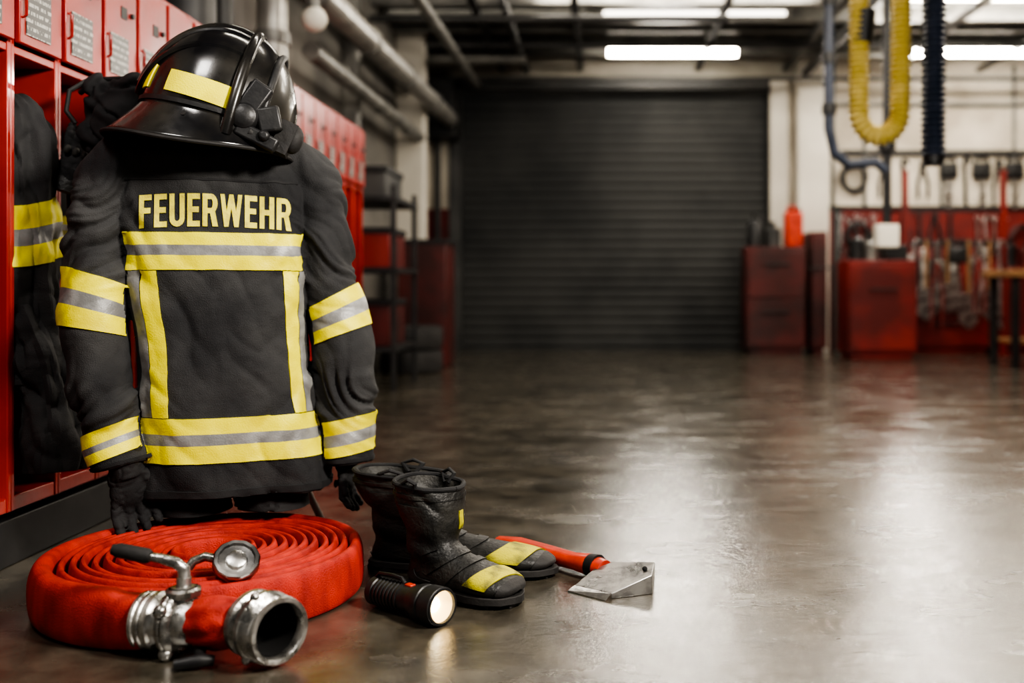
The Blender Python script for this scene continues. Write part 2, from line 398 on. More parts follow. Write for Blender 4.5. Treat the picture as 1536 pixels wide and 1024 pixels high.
MB().box((1.9,6.84,.93),(2.05,6.96,1.09)).part(th,'control_box','white',world=True,bevel=.008,label='small white control box')
c=MB()
for z in (2.6,2.2,1.85): c.cyl((1.58,6.9,z),(1.58,6.9,z+.07),.05)
c.cyl((1.98,6.9,1.6),(1.98,6.9,1.7),.06); c.part(th,'pipe_collar','dark',world=True)

# fluorescent lamps -----------------------------------------------------
def lamp(x0,x1,y,z,m,label,r=.026):
    th=thing('ceiling_lamp',label,'lamp',((x0+x1)/2,y,z))
    MB().box((x0-.04,y-.05,z+.04),(x1+.04,y+.05,z+.06)).box((x0-.04,y-.03,z-.03),(x0,y+.03,z+.042)).box((x1,y-.03,z-.03),(x1+.04,y+.03,z+.042)).part(th,'lamp_housing','grey',world=True,bevel=.004)
    c=MB()
    for x in (x0+.2,x1-.2): c.cyl((x,y,z+.05),(x,y,3.05),.008)
    c.part(th,'hanger','dark',world=True)
    MB().cyl((x0,y,z),(x1,y,z),r).part(th,'lamp_tube',m,world=True,label='glowing white tube')
lamp(.075,1.285,9.4,2.86,'tube','lit fluorescent tube lamp hanging under the ceiling',.036)
lamp(.03,1.54,8.3,2.93,'tubedim','long lit fluorescent lamp between the ceiling beams',.018)
lamp(-1.75,-.11,8.3,2.90,'tubedim','long lit fluorescent lamp above the side passage',.014)
lamp(2.95,4.6,9.4,2.86,'tube','lit fluorescent tube lamp above the tool wall',.036)
lamp(-1.1,.3,3.2,2.95,'tube','added fluorescent tube out of view, lighting the gear')  # extra tube outside the frame, added to light the gear
lamp(1.6,3.0,5.5,2.95,'tube','added fluorescent tube out of view, lighting the open floor')  # extra tube outside the frame, added to light the floor

# exhaust hoses --------------------------------------------------------
def corr(path,r,pitch,m,name,label,ends):
    L=[0]; P=[Vector(p) for p in path]
    for a,b in zip(P,P[1:]): L.append(L[-1]+(b-a).length)
    N=int(L[-1]/pitch*6); pts=[];rad=[];j=0
    for i in range(N+1):
        s=L[-1]*i/N
        while j<len(L)-2 and L[j+1]<s: j+=1
        f=(s-L[j])/(L[j+1]-L[j]); pts.append(P[j].lerp(P[j+1],f)); rad.append(r*(1+.13*math.cos(2*pi*i/6)))
    th=thing(name,label,'hose',path[0]); MB().tube(pts,rad,24).part(th,'corrugated_tube',m,world=True)
    c=MB()
    for p,q,rr in ends: c.cyl(p,q,rr)
    c.part(th,'hose_cuff','dark',world=True); return th
base=[]
x0,x1,zb=1.165,1.35,1.43
for i in range(12): base.append((1.21-.045*min(1,i/7),4.5,2.6-(2.6-1.55)*i/11))
c0=(x0+x1)/2; rr=(x1-x0)/2
for i in range(1,24):
    a=pi+pi*i/24; base.append((c0+rr*math.cos(a),4.5,1.45+math.sin(a)*rr*1.2))
for i in range(14): base.append((x1+.02*i/13,4.5,1.5+(3.03-1.5)*i/13))
corr(base,.043,.025,'yhose','exhaust_hose','looped yellow corrugated exhaust hose hanging from the ceiling',[((1.178,4.5,1.76),(1.19,4.5,1.90),.050),((1.21,4.5,2.58),(1.21,4.5,3.05),.03)])
corr([(1.505,4.5,3.04),(1.505,4.5,2.2),(1.5,4.5,1.4),(1.5,4.5,1.25)],.050,.027,'bhose','exhaust_hose','straight dark blue corrugated exhaust hose hanging down',[((1.5,4.5,1.25),(1.5,4.5,1.22),.047),((1.5,4.5,1.22),(1.5,4.5,1.205),.035)])

# ------------------------------------------------------------------ lockers
W=.205; LX=-1.387
lk=thing('locker','open red steel locker with small upper door and name plate','locker',(LX,2.355,0),group='red lockers along the wall')
b=MB()
b.box((-.42,0,.13),(0,.0145,1.575)); b.box((-.42,W-.0145,.13),(0,W,1.575))
b.box((-.42,.0145,.13),(-.41,W-.0145,1.575)); b.box((-.41,.0145,.13),(-.002,W-.0145,.165))
b.box((-.41,.0145,1.212),(-.002,W-.0145,1.232)); b.box((-.41,.0145,1.56),(-.002,W-.0145,1.575))
b.part(lk,'locker_body','red',bevel=.0025)
MB().box((-.40,.001,0),(-.04,W-.001,.13)).part(lk,'plinth','dark')
dr=MB().box((.001,.010,1.238),(.015,W-.010,1.556)).part(lk,'locker_door','red',bevel=.003)
def sub(mb,par,name,m,bevel=0,label=None): 
    return mb.part(par,name,m,bevel=bevel,label=label)
sub(MB().box((.015,.035,1.262),(.018,.140,1.375)),dr,'name_plate','plate',label='small grey printed name plate')
sub(MB().cyl((.015,.165,1.45),(.022,.165,1.45),.008,n=16).box((.015,.10,1.43),(.0165,.135,1.465)),dr,'door_lock','dark')
sub(MB().tube([(.015,.02,1.30),(.026,.02,1.305),(.026,.02,1.36),(.015,.02,1.365)],.003,8),dr,'door_handle','red')
for k in range(-2,17):
    if k==0: continue
    copy_thing(lk,(LX,2.355+W*k,0))

def coatF(cx,cy,z0,z1,rx,ry,seed=0,n=2.4):
    def F(a,z):
        t=(z-z0)/(z1-z0); s=lerp_tab([(0,1.0),(.6,.95),(.85,.9),(.95,.6),(1,.25)],t)
        c,si=math.cos(a),math.sin(a)
        x=abs(c)**(2/n)*math.copysign(1,c)*rx*s; y=abs(si)**(2/n)*math.copysign(1,si)*ry*s
        w=noise.noise(Vector((x*14+seed,y*14,z*4)))*.02+.008*math.sin(a*7+z*5+seed)*(1-t)
        k=1+w/max(.03,math.hypot(x,y))*.8*min(1,s)
        return Vector((cx+x*k,cy+y*k,z))
    return F
ct=thing('hanging_coat','dark turnout coat hanging inside a red locker','coat',(LX-.16,2.355+W*1+W/2,.42),group='coats hanging in the lockers')
F=coatF(0,0,0,.72,.12,.062,3)
MB().grid(F,0,2*pi,48,0,.72,30,close=True).part(ct,'coat_body','fabric2')
mb=MB(); patch(mb,F,0,2*pi,48,.36,.43,9,.002,close=True,rowmat=tri); mb.part(ct,'reflective_band',['ypatch','silv'])
MB().tube([(0,0,.70),(0,0,.76),(.01,0,.775),(0,0,.79)],.004,8).part(ct,'hook','steel')
for k in range(2,17): copy_thing(ct,(LX-.16+random.uniform(-.02,.03),2.355+W*k+W/2,.42),rotz=random.uniform(-.08,.08))

def SL(pl,seed,amp=.012,cz=9.,cre=.010,vert=0,fold=0):
    P3=[Vector(p[:3]) for p in pl]; rr=[Vector((p[3],0,0)) for p in pl]
    def F(a,t):
        C=cr(P3,t); T=(cr(P3,min(1,t+.01))-cr(P3,max(0,t-.01))).normalized()
        Nn=Vector((1,0,0)); Nn=(Nn-T*Nn.dot(T)).normalized(); B=T.cross(Nn)
        r=cr(rr,t).x
        dirn=Nn*math.cos(a)+B*math.sin(a); p=C+dirn*r
        w=noise.noise(Vector((p.x*8+seed,p.y*8,p.z*9)))*amp
        if vert: w+=vert*noise.noise(Vector((math.cos(a)*1.8+seed,math.sin(a)*1.8,p.z*3.5)))+vert*.4*noise.noise(Vector((math.cos(a)*5+seed,math.sin(a)*5,p.z*8)))
        if fold: w+=fold*(abs(noise.noise(Vector((math.cos(a)*1.1+seed,math.sin(a)*1.1,p.z*13+p.x*8))))*2-.35)
        if cre: w+=-cre*crease(p,seed,6,6,cz,7)-cre*.45*crease(p,seed+9,16,16,22,7)
        return p+dirn*w
    return F
jc=thing('hanging_coat','charcoal turnout coat with yellow bands spilling from locker','coat',(LX-.07,2.355+W/2,.3))
pl=[(-1.455,2.455,1.12,.03),(-1.435,2.455,1.07,.066),(-1.425,2.457,.95,.074),(-1.415,2.457,.8,.074),(-1.41,2.455,.65,.075),(-1.405,2.455,.52,.077),(-1.395,2.45,.42,.082)]
F=SL(pl,2.2,.008,5,.004,vert=.026,fold=.010); MB().grid(F,0,2*pi,90,0,1,140,close=True).part(jc,'coat_body','fabric',world=True,solid=.004)
mb=MB(); patch(mb,F,0,2*pi,90,.425,.585,18,.002,close=True,rowmat=tri,skew=lambda a:.02*math.sin(a)); mb.part(jc,'reflective_band',['yel','silv'],world=True)
ps=[(-1.41,2.44,.60,.045),(-1.375,2.435,.52,.055),(-1.345,2.43,.44,.058),(-1.33,2.425,.36,.060),(-1.32,2.42,.28,.064),(-1.315,2.415,.215,.060)]
F=SL(ps,7.7,.010,7,.004,vert=.020,fold=.016); MB().grid(F,0,2*pi,70,0,1,90,close=True).part(jc,'sleeve','fabric',world=True,solid=.004)
MB().tube([(-1.455,2.455,1.10),(-1.455,2.455,1.18),(-1.445,2.455,1.20),(-1.455,2.455,1.215)],.004,8).part(jc,'hook','steel',world=True)

# ------------------------------------------------------------------ gloves
def glove_mesh(name,vox=.0034,curl=.02):
    mb=MB()
    mb.ell((0,0,-.035),(.042,.024,.05)); mb.ell((0,-.003,-.065),(.044,.022,.04)); mb.cyl((0,0,.03),(0,0,-.03),.036,.034)
    lens=[.050,.063,.067,.056]
    for i,l in enumerate(lens):
        x=.032-.0213*i; x2=x*1.25
        p0=Vector((x,0,-.08)); p1=Vector((x2,-curl*.35,-.09-l*.45)); p2=Vector((x2*1.02,-curl*1.5,-.09-l))
        mb.tube([p0,p1,p2],[.0125,.0122,.0105],12); mb.ell(p2,.0105,n=12); mb.ell(p1,.0128,n=12)
    a=Vector((.03,-.004,-.03)); b_=Vector((.053,-.014,-.06)); c=Vector((.056,-.026,-.095))
    mb.tube([a,b_,c],[.017,.014,.012],12); mb.ell(b_,.0145,n=12); mb.ell(c,.012,n=12)
    m=remesh(mb,vox,3,'fabric2',lambda p,n:-.003*crease(p,3,25,25,45,5)); m.name=name; return m
GM=glove_mesh('glove')
def glove(loc,rot,label,sx=1,sc=1):
    th=thing('glove',label,'glove',loc,rot=rot); th.scale=(sx*sc,sc,sc)
    o=bpy.data.objects.new('glove_shell',GM); COL.objects.link(o); o.parent=th
    MB().tube([(0,0,.035),(0,0,.01),(0,0,-.002)],[.043,.041,.037],20,ell=.85).part(th,'glove_cuff','leather')
    k=MB()
    for i in range(4): k.ell((.032-.0213*i,.02,-.073),(.009,.006,.013),n=10)
    k.part(th,'knuckle_pad','leather')
    return th

# ------------------------------------------------------------------ turnout jacket
JO=(-.925,2.42,0); JR=math.radians(18)
jk=thing('turnout_jacket','charcoal firefighter jacket with yellow reflective bands, back side','jacket',JO,rotz=JR)
cxT=[(.17,.040),(.45,.018),(.7,-.004),(.95,-.012)]
wT=[(.17,.209),(.3,.202),(.5,.194),(.7,.204),(.80,.217),(.88,.219),(.93,.213),(.965,.194),(1.0,.140),(1.045,.090)]
dT=[(.17,.130),(.5,.118),(.75,.120),(.88,.108),(.96,.092),(1.0,.080),(1.045,.074)]
nS=3.0
def TF(a,z):
    c,s=math.cos(a),math.sin(a)
    w_=lerp_tab(wT,z); d_=lerp_tab(dT,z)
    x=math.copysign(abs(c)**(2/nS),c)*w_; y=math.copysign(abs(s)**(2/nS),s)*d_
    p=Vector((x+lerp_tab(cxT,z),y,z))
    dirn=Vector((x/w_**2,y/d_**2,0)).normalized()
    low=max(0,min(1,(.5-z)/.35))
    q=noise.noise(Vector((x*4,y*4+3,z*2.6)))*.013+low*.011*math.sin(x*27+3*math.sin(z*5))
    return p+dirn*q*(1 if z<.95 else max(0,1-(z-.95)/.08))
Ls=[(-.10,.01,.992,.055),(-.176,0,.966,.068),(-.234,-.005,.914,.071),(-.254,-.01,.81,.071),(-.260,-.02,.68,.072),(-.266,-.035,.58,.073),(-.252,-.05,.47,.068),(-.228,-.065,.35,.062),(-.205,-.078,.25,.057)]
Rs=[(.09,.01,.997,.055),(.166,0,.966,.066),(.218,-.005,.908,.069),(.239,-.01,.81,.070),(.260,-.015,.68,.070),(.284,-.02,.57,.073),(.296,-.03,.46,.072),(.300,-.035,.34,.065),(.303,-.04,.228,.063)]
FL=SL(Ls,1.3,.010,cre=0); FR=SL(Rs,5.1,.010,cre=0)
mb=MB().grid(TF,0,2*pi,120,.17,1.045,110,close=True,cap=True)
mb.grid(FL,0,2*pi,60,0,1,90,close=True,cap=True); mb.grid(FR,0,2*pi,60,0,1,90,close=True,cap=True)
def fab(v,a=2.2): return min(abs(v)*a,.9)-.38
def sm(a,b,x):
    t=max(0,min(1,(x-a)/(b-a))); return t*t*(3-2*t)
def win(z,a,b,f=.03): return sm(a-f,a,z)*(1-sm(b,b+f,z))
def jd(p,n):
    cx=lerp_tab(cxT,p.z); ax_=abs(p.x-cx)
    tw=1-min(1,max(0,(ax_-.165)/.03))
    fine=noise.noise(Vector((p.x*26,p.y*26,p.z*20)))*.0018+noise.noise(p*55)*.0009
    s=1 if p.x>cx else -1
    warp=noise.noise(p*5)*.6
    edge=min(1,max(0,ax_-.03)*8)
    body=noise.noise(Vector((p.x*12+warp,p.y*5,p.z*2.6)))*.008
    body+=fab(noise.noise(Vector(((p.x-s*p.z*.5)*9+warp,p.y*3,p.z*4+2))))*.009*(.35+.65*edge)
    body+=fab(noise.noise(Vector(((p.x+p.z*.6)*17+warp,p.y*4,p.z*9))))*.0034
    body+=.005*math.sin((p.z-ax_*1.5)*55+noise.noise(p*8)*3)*math.exp(-((p.z-.74)/.10)**2)*edge*edge
    body*=1-.5*win(p.z,.70,.785,.015)
    u=p.z+s*p.x*.75+noise.noise(p*6+Vector((s*3,0,0)))*.12
    el=.75+.5*math.exp(-((p.z-.74)/.08)**2)+.7*math.exp(-((p.z-.42)/.07)**2)
    z1=(.45,.67) if s<0 else (.47,.66)
    el*=1-.72*max(win(p.z,*z1),win(p.z,.235,.335,.02))
    slv=el*(fab(noise.noise(Vector((u*13,p.y*8+p.x*6*s,s*7))))*.014+fab(noise.noise(Vector((u*27,p.y*14,s*3))))*.006)
    slv+=noise.noise(Vector((p.x*9,p.y*9,p.z*5)))*.005
    f=1 if p.z<.96 else max(0,1-(p.z-.96)/.05)
    return (tw*body+(1-tw)*slv+fine)*f
jm=remesh(mb,.0042,3,'fabric',jd); jm.name='jacket_body'
jb=bpy.data.objects.new('jacket_body',jm); COL.objects.link(jb); jb.parent=jk
jv=[tuple(v.co) for v in jm.vertices]; jf=[tuple(p.vertices) for p in jm.polygons]
bvh=BVHTree.FromPolygons(jv,jf)
def band(F,u0,u1,nu,v0,v1,nv,off,name,mats,label=None,close=True,rowmat=tri,skew=None,deep=.022,ray=True):
    mb=MB(); patch(mb,F,u0,u1,nu,v0,v1,nv,off,close=close,rowmat=rowmat,skew=skew,bvh=bvh,deep=deep,ray=ray)
    return mb.part(jk,name,mats,label=label)
band(TF,0,2*pi,200,.176,.192,3,.003,'hem','fabric2',rowmat=None,ray=False)
mb=MB().grid(lambda a,z:Vector((-.012+.094*math.cos(a)*(1+.3*(z-1.03)),.080*math.sin(a)*(1+.3*(z-1.03)),z+.012*math.sin(a))),0,2*pi,48,1.00,1.075,5,close=True)
mb.part(jk,'collar','fabric',solid=.008)
def ang(x,w_=.198):
    k=min(1,abs(x)/w_)**(nS/2); a=math.acos(k if x>0 else -k); return -a
# chest band: sewn on the back panel between the arm holes; a second piece on the hidden front
band(TF,ang(-.196,.212),ang(.196,.212),160,.699,.785,18,.0035,'chest_band',['yel','silv'],'yellow and grey reflective chest band',close=False,ray=False,deep=.03)
band(TF,-ang(.18,.212),-ang(-.18,.212),90,.699,.785,18,.0035,'front_chest_band',['yel','silv'],'yellow and grey reflective band',close=False,ray=False)
band(TF,0,2*pi,240,.255,.358,20,.0035,'hem_band',['yel','silv'],'yellow and grey reflective hem band',ray=False)
for x0,x1,mt in ((-.158,-.120,'yel'),(-.182,-.160,'silv'),(.150,.178,'yel'),(.179,.190,'silv')):
    band(TF,ang(x0),ang(x1),8,.36,.697,60,.003,'vertical_band',mt,close=False,rowmat=None,ray=False)
band(TF,ang(-.178),ang(.178),90,.905,.910,1,.002,'yoke_seam','fabric2',close=False,rowmat=None,ray=False)
def letter(ch):
    w_=.62; t=.2; Q=[]
    def r(x0,y0,x1,y1): Q.append(((x0,y0),(x1,y0),(x1,y1),(x0,y1)))
    def arc(cx,cy,rx,ry,tx,ty,a0,a1,n=8):
        for i in range(n):
            A=a0+(a1-a0)*i/n;B=a0+(a1-a0)*(i+1)/n
            Q.append(((cx+rx*math.cos(A),cy+ry*math.sin(A)),(cx+rx*math.cos(B),cy+ry*math.sin(B)),(cx+(rx-tx)*math.cos(B),cy+(ry-ty)*math.sin(B)),(cx+(rx-tx)*math.cos(A),cy+(ry-ty)*math.sin(A))))
    if ch in 'FE':
        w_=.5; r(0,0,t,1); r(t,.83,w_,1); r(t,.43,w_*.92,.60)
        if ch=='E': r(t,0,w_,.17)
    elif ch=='U':
        w_=.6; r(0,.26,t,1); r(w_-t,.26,w_,1); arc(w_/2,.26,w_/2,.26,t,.17,-pi,0)
    elif ch=='H':
        w_=.6; r(0,0,t,1); r(w_-t,0,w_,1); r(t,.42,w_-t,.59)
    elif ch=='R':
        w_=.6; r(0,0,t,1); r(t,.83,.34,1); r(t,.40,.34,.56); arc(.34,.70,.26,.30,t,.16,-pi/2,pi/2); Q.append(((.40,0),(.62,0),(.50,.46),(.30,.42)))
    elif ch=='W':
        w_=.88; s=.17
        for a,b_ in ((0,.16),(.355,.16),(.355,.56),(.71,.56)):
            Q.append(((b_,0),(b_+s,0),(a+s,1),(a,1)))
    return Q,w_
txt='FEUERWEHR'; ws=[letter(c)[1] for c in txt]; gap=.10; tot=sum(ws)+gap*(len(txt)-1)
X0,X1,Z0,H=-.163,.168,.799,.076; sx=(X1-X0)/tot; cur=0; mb=MB()
for ch,w_ in zip(txt,ws):
    for q in letter(ch)[0]:
        n1=max(1,int(max(abs(q[1][0]-q[0][0]),abs(q[2][0]-q[3][0]))*sx/.004)+1); n2=max(1,int(abs(q[3][1]-q[0][1])*H/.004)+1)
        o=len(mb.v)
        for j in range(n2+1):
            for i in range(n1+1):
                u,v=i/n1,j/n2
                px=(q[0][0]*(1-u)+q[1][0]*u)*(1-v)+(q[3][0]*(1-u)+q[2][0]*u)*v
                py=(q[0][1]*(1-u)+q[1][1]*u)*(1-v)+(q[3][1]*(1-u)+q[2][1]*u)*v
                X=X0+(cur+px)*sx; Z=Z0+py*H-.004*(X/.16)**2*1.5
                hit=bvh.ray_cast(Vector((X,-.5,Z)),Vector((0,1,0)))
                y=hit[0].y if hit[0] else -.12
                mb.v.append(Vector((X,y-.0026,Z)))
        for j in range(n2):
            for i in range(n1): mb.f.append((o+j*(n1+1)+i,o+j*(n1+1)+i+1,o+(j+1)*(n1+1)+i+1,o+(j+1)*(n1+1)+i)); mb.m.append(0)
    cur+=w_+gap
mb.part(jk,'lettering','yel2',label='yellow lettering reading FEUERWEHR')
sb='yellow and grey reflective sleeve band'
band(FL,0,2*pi,130,.50,.655,24,.0038,'sleeve_band',['yel','silv'],sb,skew=lambda a:.024*math.cos(a))
band(FL,0,2*pi,130,.885,.96,14,.0038,'sleeve_band',['yel','silv'],sb,skew=lambda a:-.010*math.cos(a))
band(FR,0,2*pi,130,.545,.66,22,.0038,'sleeve_band',['yel','silv'],sb,skew=lambda a:-.020*math.cos(a))
band(FR,0,2*pi,130,.875,.965,16,.0038,'sleeve_band',['yel','silv'],sb,skew=lambda a:-.012*math.cos(a))
for F_ in (FL,FR): band(F_,0,2*pi,90,.978,.992,3,.003,'cuff','fabric2',rowmat=None)
def jworld(x,y,z): return MATS[jk.name]@Vector((x,y,z))
glove(jworld(-.195,-.085,.258),(math.radians(6),math.radians(-12),JR+.3),'black glove hanging from the jacket sleeve cuff',sc=1.02)
glove(jworld(.300,-.03,.232),(0,0,JR+math.radians(60)),'black glove hanging under the other jacket cuff',sx=-1,sc=.78)
glove((-1.340,2.53,.93),(math.radians(180),math.radians(18),math.radians(30)),'dark glove tucked upright beside a red locker',sc=.95)
glove((-1.300,2.575,.94),(math.radians(170),math.radians(35),math.radians(10)),'dark glove resting against another glove by lockers',sc=.85)

# stand + trousers
st=thing('clothes_stand','black metal clothes stand carrying jacket and helmet','stand',JO,rotz=JR)
MB().tube([(-.01,.095,.02),(-.01,.095,.88),(-.01,.06,.95),(-.01,.01,.99),(-.01,.01,1.16)],.012,14).part(st,'pole','dark')
MB().tube([(-.13,.02,.90),(-.08,.03,.945),(-.01,.03,.96),(.06,.03,.945),(.11,.02,.90)],.012,12).part(st,'shoulder_bar','dark')
MB().ell((-.01,.01,1.17),(.07,.07,.045)).part(st,'head_rest','dark')
f=MB().tube([(-.22,.13,.012),(-.1,.12,.014),(0,.11,.016),(.12,.12,.014),(.25,.12,.012)],.011,10)
f.tube([(-.01,.1,.016),(-.01,.25,.014),(-.01,.34,.012)],.011,10); f.tube([(.14,.10,.26),(.20,.10,.16),(.245,.10,.06),(.25,.12,.012)],.009,10)
f.part(st,'base_leg','chromepipe')
tr=thing('trousers','black turnout trousers hanging below the jacket hem','trousers',(JO[0],JO[1],.12),rotz=JR)
for sgn in (-1,1):
    F=SL([(sgn*.075+.02,.0,.36,.085),(sgn*.085+.03,.0,.25,.088),(sgn*.09+.035,0,.17,.088),(sgn*.09+.035,0,.125,.09)],sgn*3.3)
    mb=MB().grid(F,0,2*pi,50,0,1,36,close=True)
    for v in mb.v: v.z-=.12
    mb.part(tr,'trouser_leg','fabric2',solid=.004)

# ------------------------------------------------------------------ helmet
hm=thing('firefighter_helmet','glossy black firefighter helmet with yellow reflective stripes and visor','helmet',(-.918,2.37,1.046),rot=(math.radians(-3),math.radians(14),math.radians(14)))
HL,HW,HH=.168,.150,.224
def HF(a,t):
    ca,sa=math.cos(a),math.sin(a)
    if t>=0:
        ph=min(t,1)*pi/2; g=math.cos(ph)**.80 if t<1 else 0; z=HH*math.sin(ph)**.95
        return Vector((HL*ca*g*(1+.03*ca),HW*sa*g,z))
    k=-t; back=.5-.5*ca; flare=k**1.3*(.12+.24*back**1.2); drop=k*(.036+.052*math.sin(min(1,back*1.25)*pi/2)**1.2)
    bb=1+flare; return Vector((HL*ca*bb*(1+.03*ca),HW*sa*bb,-drop*(.8+.2*k)))
MB().grid(HF,0,2*pi,96,0,.9999,44,close=True).part(hm,'helmet_shell','helm')
MB().grid(HF,0,2*pi,96,-1,.0,12,close=True).part(hm,'neck_brim','helm',solid=.006)
rp=[HF(2*pi*i/96,-1)+Vector((0,0,-.002)) for i in range(97)]
MB().tube(rp,.0048,8,caps=False).part(hm,'brim_edge','rubber')
MB().grid(lambda a,t:offs(HF,a,t,.004),0,2*pi,96,.004,.03,3,close=True).part(hm,'rim_band','blackpl')
def HS(x,psi,o=0):
    k=math.sqrt(max(0,1-(x/HL)**2)); return Vector((x,HW*k*math.sin(psi),HH*k*math.cos(psi)))*(1+o)
mb=MB()
for y0 in (-.62,-.32,.32,.62):
    pts=[];rs=[]
    for i in range(41):
        th_=math.radians(8+164*i/40); cx_=math.cos(th_)
        k=abs(math.sin(th_)); psi=y0*1.3
        pts.append(Vector((HL*cx_*1.02,HW*k*math.sin(psi)*1.02,HH*k*math.cos(psi)*1.02))); rs.append(.0095)
    mb.tube(pts,rs,8)
mb.part(hm,'shell_rib','helm')
mb=MB(); pts=[Vector((HL*math.cos(math.radians(a))*1.03,0,HH*abs(math.sin(math.radians(a)))*1.03)) for a in range(12,170,4)]
mb.tube(pts,[.015]*len(pts),12,ell=1.5); mb.part(hm,'comb','helm')
mb=MB().grid(lambda x,p:HS(x,p,.09+.25*max(0,x-.05)),.045,.160,14,math.radians(-100),math.radians(100),50)
mb.part(hm,'visor','helm',solid=.006,label='raised dark glossy visor')
mb=MB(); mb.tube([HS(.050,math.radians(-100+200*i/40),.085) for i in range(41)],.013,10,ell=.8); mb.part(hm,'visor_frame','helm')
mb=MB(); mb.tube([HS(.105,math.radians(-100+200*i/40),.125) for i in range(41)],.009,10); mb.part(hm,'visor_ridge','blackpl')
for sgn in (-1,1):
    mb=MB(); y=sgn*(HW*.93)
    mb.lathe([(0,.024),(.016,.024),(.022,.020),(.032,.015),(.035,0)],(.082,y-sgn*.002,.010),(0,sgn,0),28)
    mb.box((.062,y-.012,-.02),(.112,y+.014,.098),R('Y',20)); mb.box((.07,y-.014,-.044),(.168,y+.012,-.010),R('Y',12))
    mb.box((.11,y-.012,-.010),(.162,y+.010,.048),R('Y',-25))
    mb.lathe([(0,.018),(.012,.018),(.014,0)],(.135,y+sgn*.006,-.022),(0,sgn,0),20)
    mb.part(hm,'visor_pivot','blackpl',bevel=.006)
mb=MB(); mb.box((.155,-.128,-.045),(.194,-.07,.03),R('Y',10)); mb.ell((.195,-.105,-.005),(.022,.022,.034)); mb.tube([(.10,-.145,-.02),(.15,-.130,-.038),(.187,-.10,-.025)],.012,10); mb.tube([(.10,.145,-.01),(.16,.11,-.01),(.19,.0,-.0),(.185,-.10,.005)],.014,10)
mb.part(hm,'goggle_mount','rubber')
mb=MB(); patch(mb,HF,math.radians(-126),math.radians(-60),30,.048,.190,6,.0035,skew=lambda a:-.03*(a+1.62)); mb.part(hm,'reflective_stripe','yel')
mb=MB(); patch(mb,HF,math.radians(-180),math.radians(-150),14,.08,.24,6,.0035); mb.part(hm,'reflective_stripe','yel')
mb=MB(); patch(mb,HF,math.radians(66),math.radians(121),26,.06,.20,6,.0035); mb.part(hm,'reflective_stripe','yel')
mb=MB(); mb.tube([(-.04,-.155,-.02),(-.02,-.12,-.04),(.04,-.12,-.045),(.08,-.14,-.02)],.006,8); mb.part(hm,'chin_strap','rubber')

hd=thing('fabric_hood','crumpled black protective hood with straps beside the helmet','hood',(-1.215,2.50,1.10))
mb=MB(); mb.ell((0,0,.0),(.070,.055,.080),R('Y',20)); mb.ell((-.03,-.01,-.06),(.05,.05,.055)); mb.ell((.045,0,.035),(.05,.04,.055),R('Y',30)); mb.ell((-.03,-.01,.055),(.03,.03,.045),R('Y',-40))
hm_=remesh(mb,.005,6,'fabric2',lambda p,n:noise.noise(p*18)*.018-.016*crease(p,4,12,12,12,5)); o=bpy.data.objects.new('hood_cloth',hm_); COL.objects.link(o); o.parent=hd
mb=MB(); mb.tube([(-.06,-.02,.07),(-.085,-.05,.04),(-.09,-.055,-.01),(-.07,-.05,-.04)],.006,8); mb.tube([(-.10,.03,.05),(-.05,.01,.08),(.03,.0,.08)],.007,8); mb.part(hd,'strap','rubber')

# ------------------------------------------------------------------ fire hose
CX,CY=-.832,2.145
hs=thing('fire_hose','coiled red flat fire hose with metal coupling and valve lever','fire hose',(CX,CY,0))
path=[];NT=11; th0=math.radians(-100)-2*pi*(NT+1)
steps=96; PIT=.0212; R0=.057
RZ=[0,.004,-.003,.003,.006,-.003,.003,.005,-.002,.004,.002,-.002,0]
for i in range((NT+1)*steps+1):
    a=th0+2*pi*i/steps; tn=i/steps
    k_=min(int(tn),NT); rise=RZ[k_]*(1-(tn-k_))+RZ[k_+1]*(tn-k_)
    if tn<=NT: r=R0+PIT*tn; th_=.0096; hh=.051+rise*.5
    else:
        f_=tn-NT; r=R0+PIT*NT+.037*f_; th_=.0098+.0162*f_; hh=.051+.004*f_+rise*.5*(1-f_)
    wob=noise.noise(Vector((math.cos(a)*1.4,math.sin(a)*1.4,tn*.3)))*.004
    path.append((Vector((CX+(r+wob*.5)*math.cos(a),CY+(r+wob*.5)*math.sin(a),hh+.001)),th_,hh))
ly=path[-1][0].y
for p,t_,h_ in (((-.87,ly-.004,.053),.035,.050),((-.84,ly-.010,.054),.042,.048),((-.812,ly-.014,.056),.046,.047)): path.append((Vector(p),t_,h_))
n=28; mb=MB()
for i,(p,t_,h_) in enumerate(path):
    a=path[max(0,i-1)][0];b_=path[min(len(path)-1,i+1)][0]; T=(b_-a); T.z=0; T.normalize(); S=Vector((T.y,-T.x,0))
    lean=noise.noise(Vector((i*.010,1.3,0)))*.004
    for k in range(n):
        q=2*pi*k/n; c,s=math.cos(q),math.sin(q)
        e=2/2.7; wv=noise.noise(Vector((p.x*18,p.y*18,s*2+i*.001)))*.0009
        mb.v.append(p+S*(math.copysign(abs(c)**e,c)*(t_+wv)+lean*s)+Vector((0,0,1))*math.copysign(abs(s)**e,s)*h_)
for i in range(len(path)-1):
    for k in range(n):
        k2=(k+1)%n; mb.f.append((i*n+k,(i+1)*n+k,(i+1)*n+k2,i*n+k2)); mb.m.append(0)
mb.f.append(tuple(range(n))); mb.m.append(0)
mb.part(hs,'hose_body','hose',world=True)
A=Vector((-.825,ly-.014,.058)); ax=Vector((.975,-.2,.02)).normalized()
cp=MB(); cp.lathe([(.046,0),(.051,.002),(.051,.008),(.0485,.010),(.0485,.014),(.051,.016),(.051,.020),(.0485,.022),(.0485,.026),(.052,.028),(.052,.036),(.047,.039),(.043,.045),(.043,.055),(.055,.058),(.057,.062),(.057,.066),(.0545,.068),(.0545,.071),(.057,.073),(.054,.078),(.044,.082),(.042,.105),(.036,.112)],A,ax,40)
